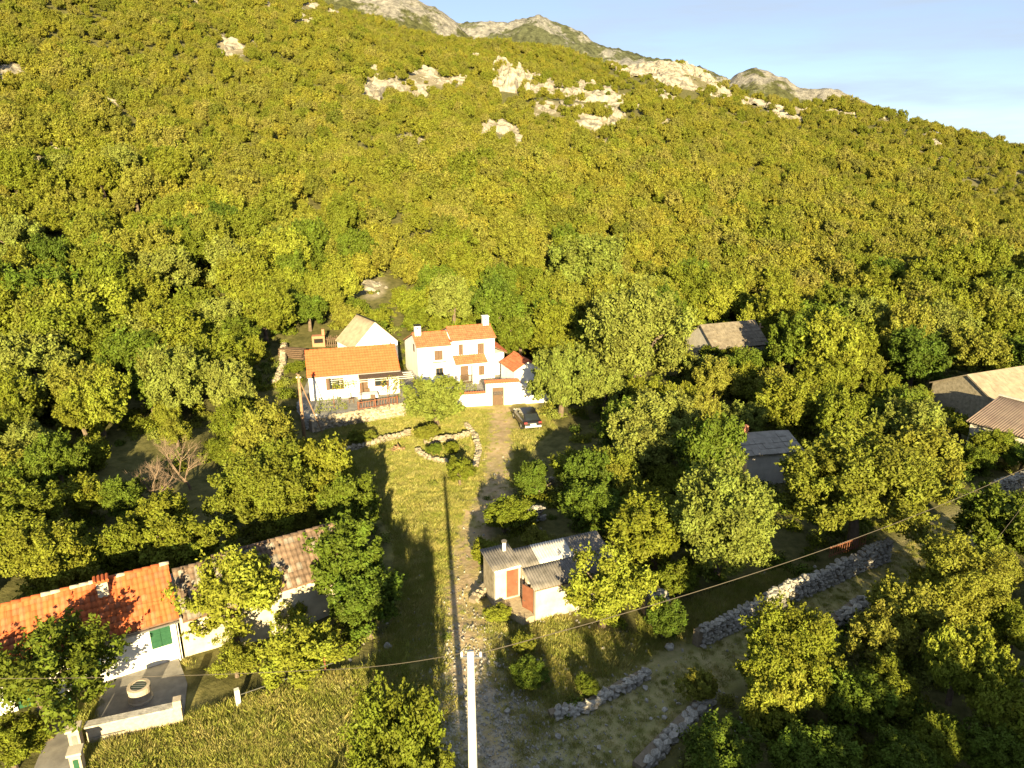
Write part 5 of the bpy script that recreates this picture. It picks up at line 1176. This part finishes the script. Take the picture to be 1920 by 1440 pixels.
# tall trees behind the viewpoint whose shade falls over the lane
for x, y, hT, s_ in [(-2.2, 0, 8.0, 2.2), (.8, -1, 8.6, 2.4), (4, -2, 10, 3.), (8, -3, 11.5, 3.2), (12.5, -4, 12, 3.2), (17, -4, 12.4, 3.4), (22, -3, 12.6, 3.4), (27, -2, 12.4, 3.4), (32, 0, 12.6, 3.4), (37, 3, 12.8, 3.4), (42, 7, 13, 3.4), (6, -9, 12, 3), (15, -10, 13.6, 3.3), (25, -9, 14, 3.4), (35, -6, 14, 3.4), (47, 12, 13, 3.2), (-13, 2, 4.2, 2), (-9, -4, 7.0, 2.2), (-24, 4, 6.5, 2.2)]:
    P_.append((x, y, h1(x, y))); Ro.append((0, 0, x)); Sc_.append((s_, s_, (hT + (-.4 if x > 7 else .3)) / 2.1)); Ix.append(8 + rg.randrange(9))
scatter('wooded_hillside', 'dense yellow green scrub woodland covering the mountainside', 'woodland', P_, Ro, Sc_, Ix, hillm + nearm)

# low undergrowth under the trees
def tuft_mesh(seed, n, h, w, spread, m):
    rng = np.random.default_rng(seed); V = []
    a = rng.uniform(0, 6.283, n); r_ = rng.uniform(0, spread, n); hh = h * rng.uniform(.5, 1.2, n); le = rng.uniform(.1, .6, n); x = r_ * np.cos(a); y = r_ * np.sin(a); ta = rng.uniform(0, 6.283, n)
    dx = np.cos(ta) * w; dy = np.sin(ta) * w; tx = x + np.cos(a + rng.normal(0, .8, n)) * le * hh; ty = y + np.sin(a + rng.normal(0, .8, n)) * le * hh
    v = np.stack([np.stack([x - dx, y - dy, 0 * x - .03], -1), np.stack([x + dx, y + dy, 0 * x - .03], -1), np.stack([(x + tx) / 2 + dx * .8, (y + ty) / 2 + dy * .8, hh * .6], -1), np.stack([tx, ty, hh], -1)], 1)
    return leaf_mesh('tuft', v.reshape(-1, 3), np.clip(rng.normal(.5, .22, n), 0, 1), m)
def bush_mesh(seed, m):
    rng = np.random.default_rng(seed); k = 420; d = rng.normal(size=(k, 3)); d /= np.linalg.norm(d, axis=1, keepdims=True); d[:, 2] = np.abs(d[:, 2]); lump = 1 + .35 * np.sin(d[:, :1] * 5 + seed) * np.cos(d[:, 1:2] * 4 + seed * 2)
    return leaf_mesh('bush', leaf_arrays(rng, d * rng.uniform(.5, 1, (k, 1)) * lump * np.array([1, 1, .8]), d + rng.normal(size=(k, 3)) * .6, .11), np.clip(rng.normal(.5, .22, k), 0, 1), m)
MEAD = [tuple(P(*q)[:2]) for q in ((160, 1460), (200, 1400), (345, 1350), (440, 1325), (700, 1250), (755, 1200), (770, 1330), (740, 1460))]
ug = [bush_mesh(i, m_) for i, m_ in enumerate(['leaf', 'leaf_dark', 'leaf', 'leaf_pale'])]
P_, Ro, Sc_, Ix = [], [], [], []
for _ in range(9000):
    y = 18 + 92 * rg.random() ** .9; x = rg.uniform(-.8, .8) * y
    if any((x - fx) ** 2 + (y - fy) ** 2 < fr * fr * .8 for fx, fy, fr in FOOT): continue
    s_ = rg.uniform(.35, .95); z = h1(x, y)
    if any(inp1(x, y, pl) for pl in CLEARW):
        if rg.random() > (.035 if not inp1(x, y, MEAD) else .45): continue
        s_ *= .5
    elif blocked(x, y, z, s_, .5)[0] and rg.random() < .75: continue
    P_.append((x, y, z - .05)); Ro.append((0, 0, rg.uniform(0, 6))); Sc_.append((s_, s_, s_ * rg.uniform(.7, 1.3))); Ix.append(rg.randrange(4))
    if len(P_) > 3200: break
scatter('undergrowth', 'low green undergrowth and weeds between the trees', 'undergrowth', P_, Ro, Sc_, Ix, ug)
# grass
gm = [tuft_mesh(1, 80, .14, .0045, .3, 'grass_green'), tuft_mesh(2, 80, .11, .0045, .3, 'grass'), tuft_mesh(3, 70, .2, .0045, .28, 'grass'), tuft_mesh(4, 90, .26, .004, .3, 'grass'), tuft_mesh(5, 90, .24, .004, .3, 'grass_green')]
P_, Ro, Sc_, Ix = [], [], [], []
N_ = 90000; gx = np.array([rg.uniform(-19, 34) for _ in range(N_)]); gy = np.array([rg.uniform(20, 63) for _ in range(N_)])
ok = np.zeros(N_, bool)
for pl in CLEARW: ok |= inpoly(gx, gy, pl)
tr = 1 - sstep(.5, 1.7, dist_path(gx, gy, TRW)); gr = np.exp(-(((gx - gp.x) / 3) ** 2 + ((gy - gp.y) / 3.2) ** 2)); ln = 1 - sstep(1.2, 2.4, dist_path(gx, gy, LNW)); md = inpoly(gx, gy, MEAD)
cyp = [tuple(P(*q)[:2]) for q in ((190, 1275), (340, 1235), (360, 1285), (350, 1350), (165, 1400), (185, 1320))]; ptp = [tuple(P(*q)[:2]) for q in ((50, 1460), (90, 1365), (145, 1335), (160, 1400), (150, 1460))]
bad = inpoly(gx, gy, cyp) | inpoly(gx, gy, ptp)
gz = hgt(gx, gy)
for i in np.nonzero(ok & ~bad)[0]:
    if rg.random() < max(tr[i] * .94, gr[i] * .8, ln[i] * .5): continue
    x, y = float(gx[i]), float(gy[i])
    if any((x - fx) ** 2 + (y - fy) ** 2 < fr * fr * .35 for fx, fy, fr in FOOT[13:]): continue
    P_.append((x, y, float(gz[i]))); Ro.append((0, 0, rg.uniform(0, 6.28))); s_ = rg.uniform(.7, 1.5) * (.55 if ln[i] > .4 or tr[i] > .3 else 1); Sc_.append((s_,) * 3)
    Ix.append(rg.choice((3, 3, 4, 4, 4, 0, 0, 2)) if md[i] else rg.choice((0, 0, 1, 2, 1)))
scatter('grass', 'short sunlit grass and tall dry meadow grass of the clearing', 'grass', P_, Ro, Sc_, Ix, gm)
# gravel on the track
P_, Ro, Sc_, Ix = [], [], [], []
for _ in range(5200):
    x, y = rg.gauss(gp.x, 3.), rg.gauss(gp.y + 1, 3.6)
    if y < 19 or rg.random() > .9: continue
    s_ = rg.choice((.05, .06, .08, .1, .16)) * rg.uniform(.7, 1.4); P_.append((x, y, h1(x, y) + s_ * .15)); Ro.append((rg.uniform(0, 6),) * 3); Sc_.append((s_, s_, s_ * .6)); Ix.append(rg.randrange(9))
for _ in range(520):
    q = rg.choice(((885, 1000), (880, 1180), (900, 900), (1000, 1180), (930, 1220), (1250, 1250), (1450, 1160), (1300, 1330), (650, 860), (800, 850))); p = P(*q); x, y = rg.gauss(p.x, 2.2), rg.gauss(p.y, 2.6)
    s_ = rg.uniform(.06, .2) * (1 if rg.random() < .9 else 1.6); P_.append((x, y, h1(x, y) + s_ * .1)); Ro.append((rg.uniform(0, 6),) * 3); Sc_.append((s_, s_, s_ * .7)); Ix.append(rg.randrange(9))
scatter('gravel', 'grey gravel and loose stones scattered on the track', 'gravel', P_, Ro, Sc_, Ix, STONES['stone'])
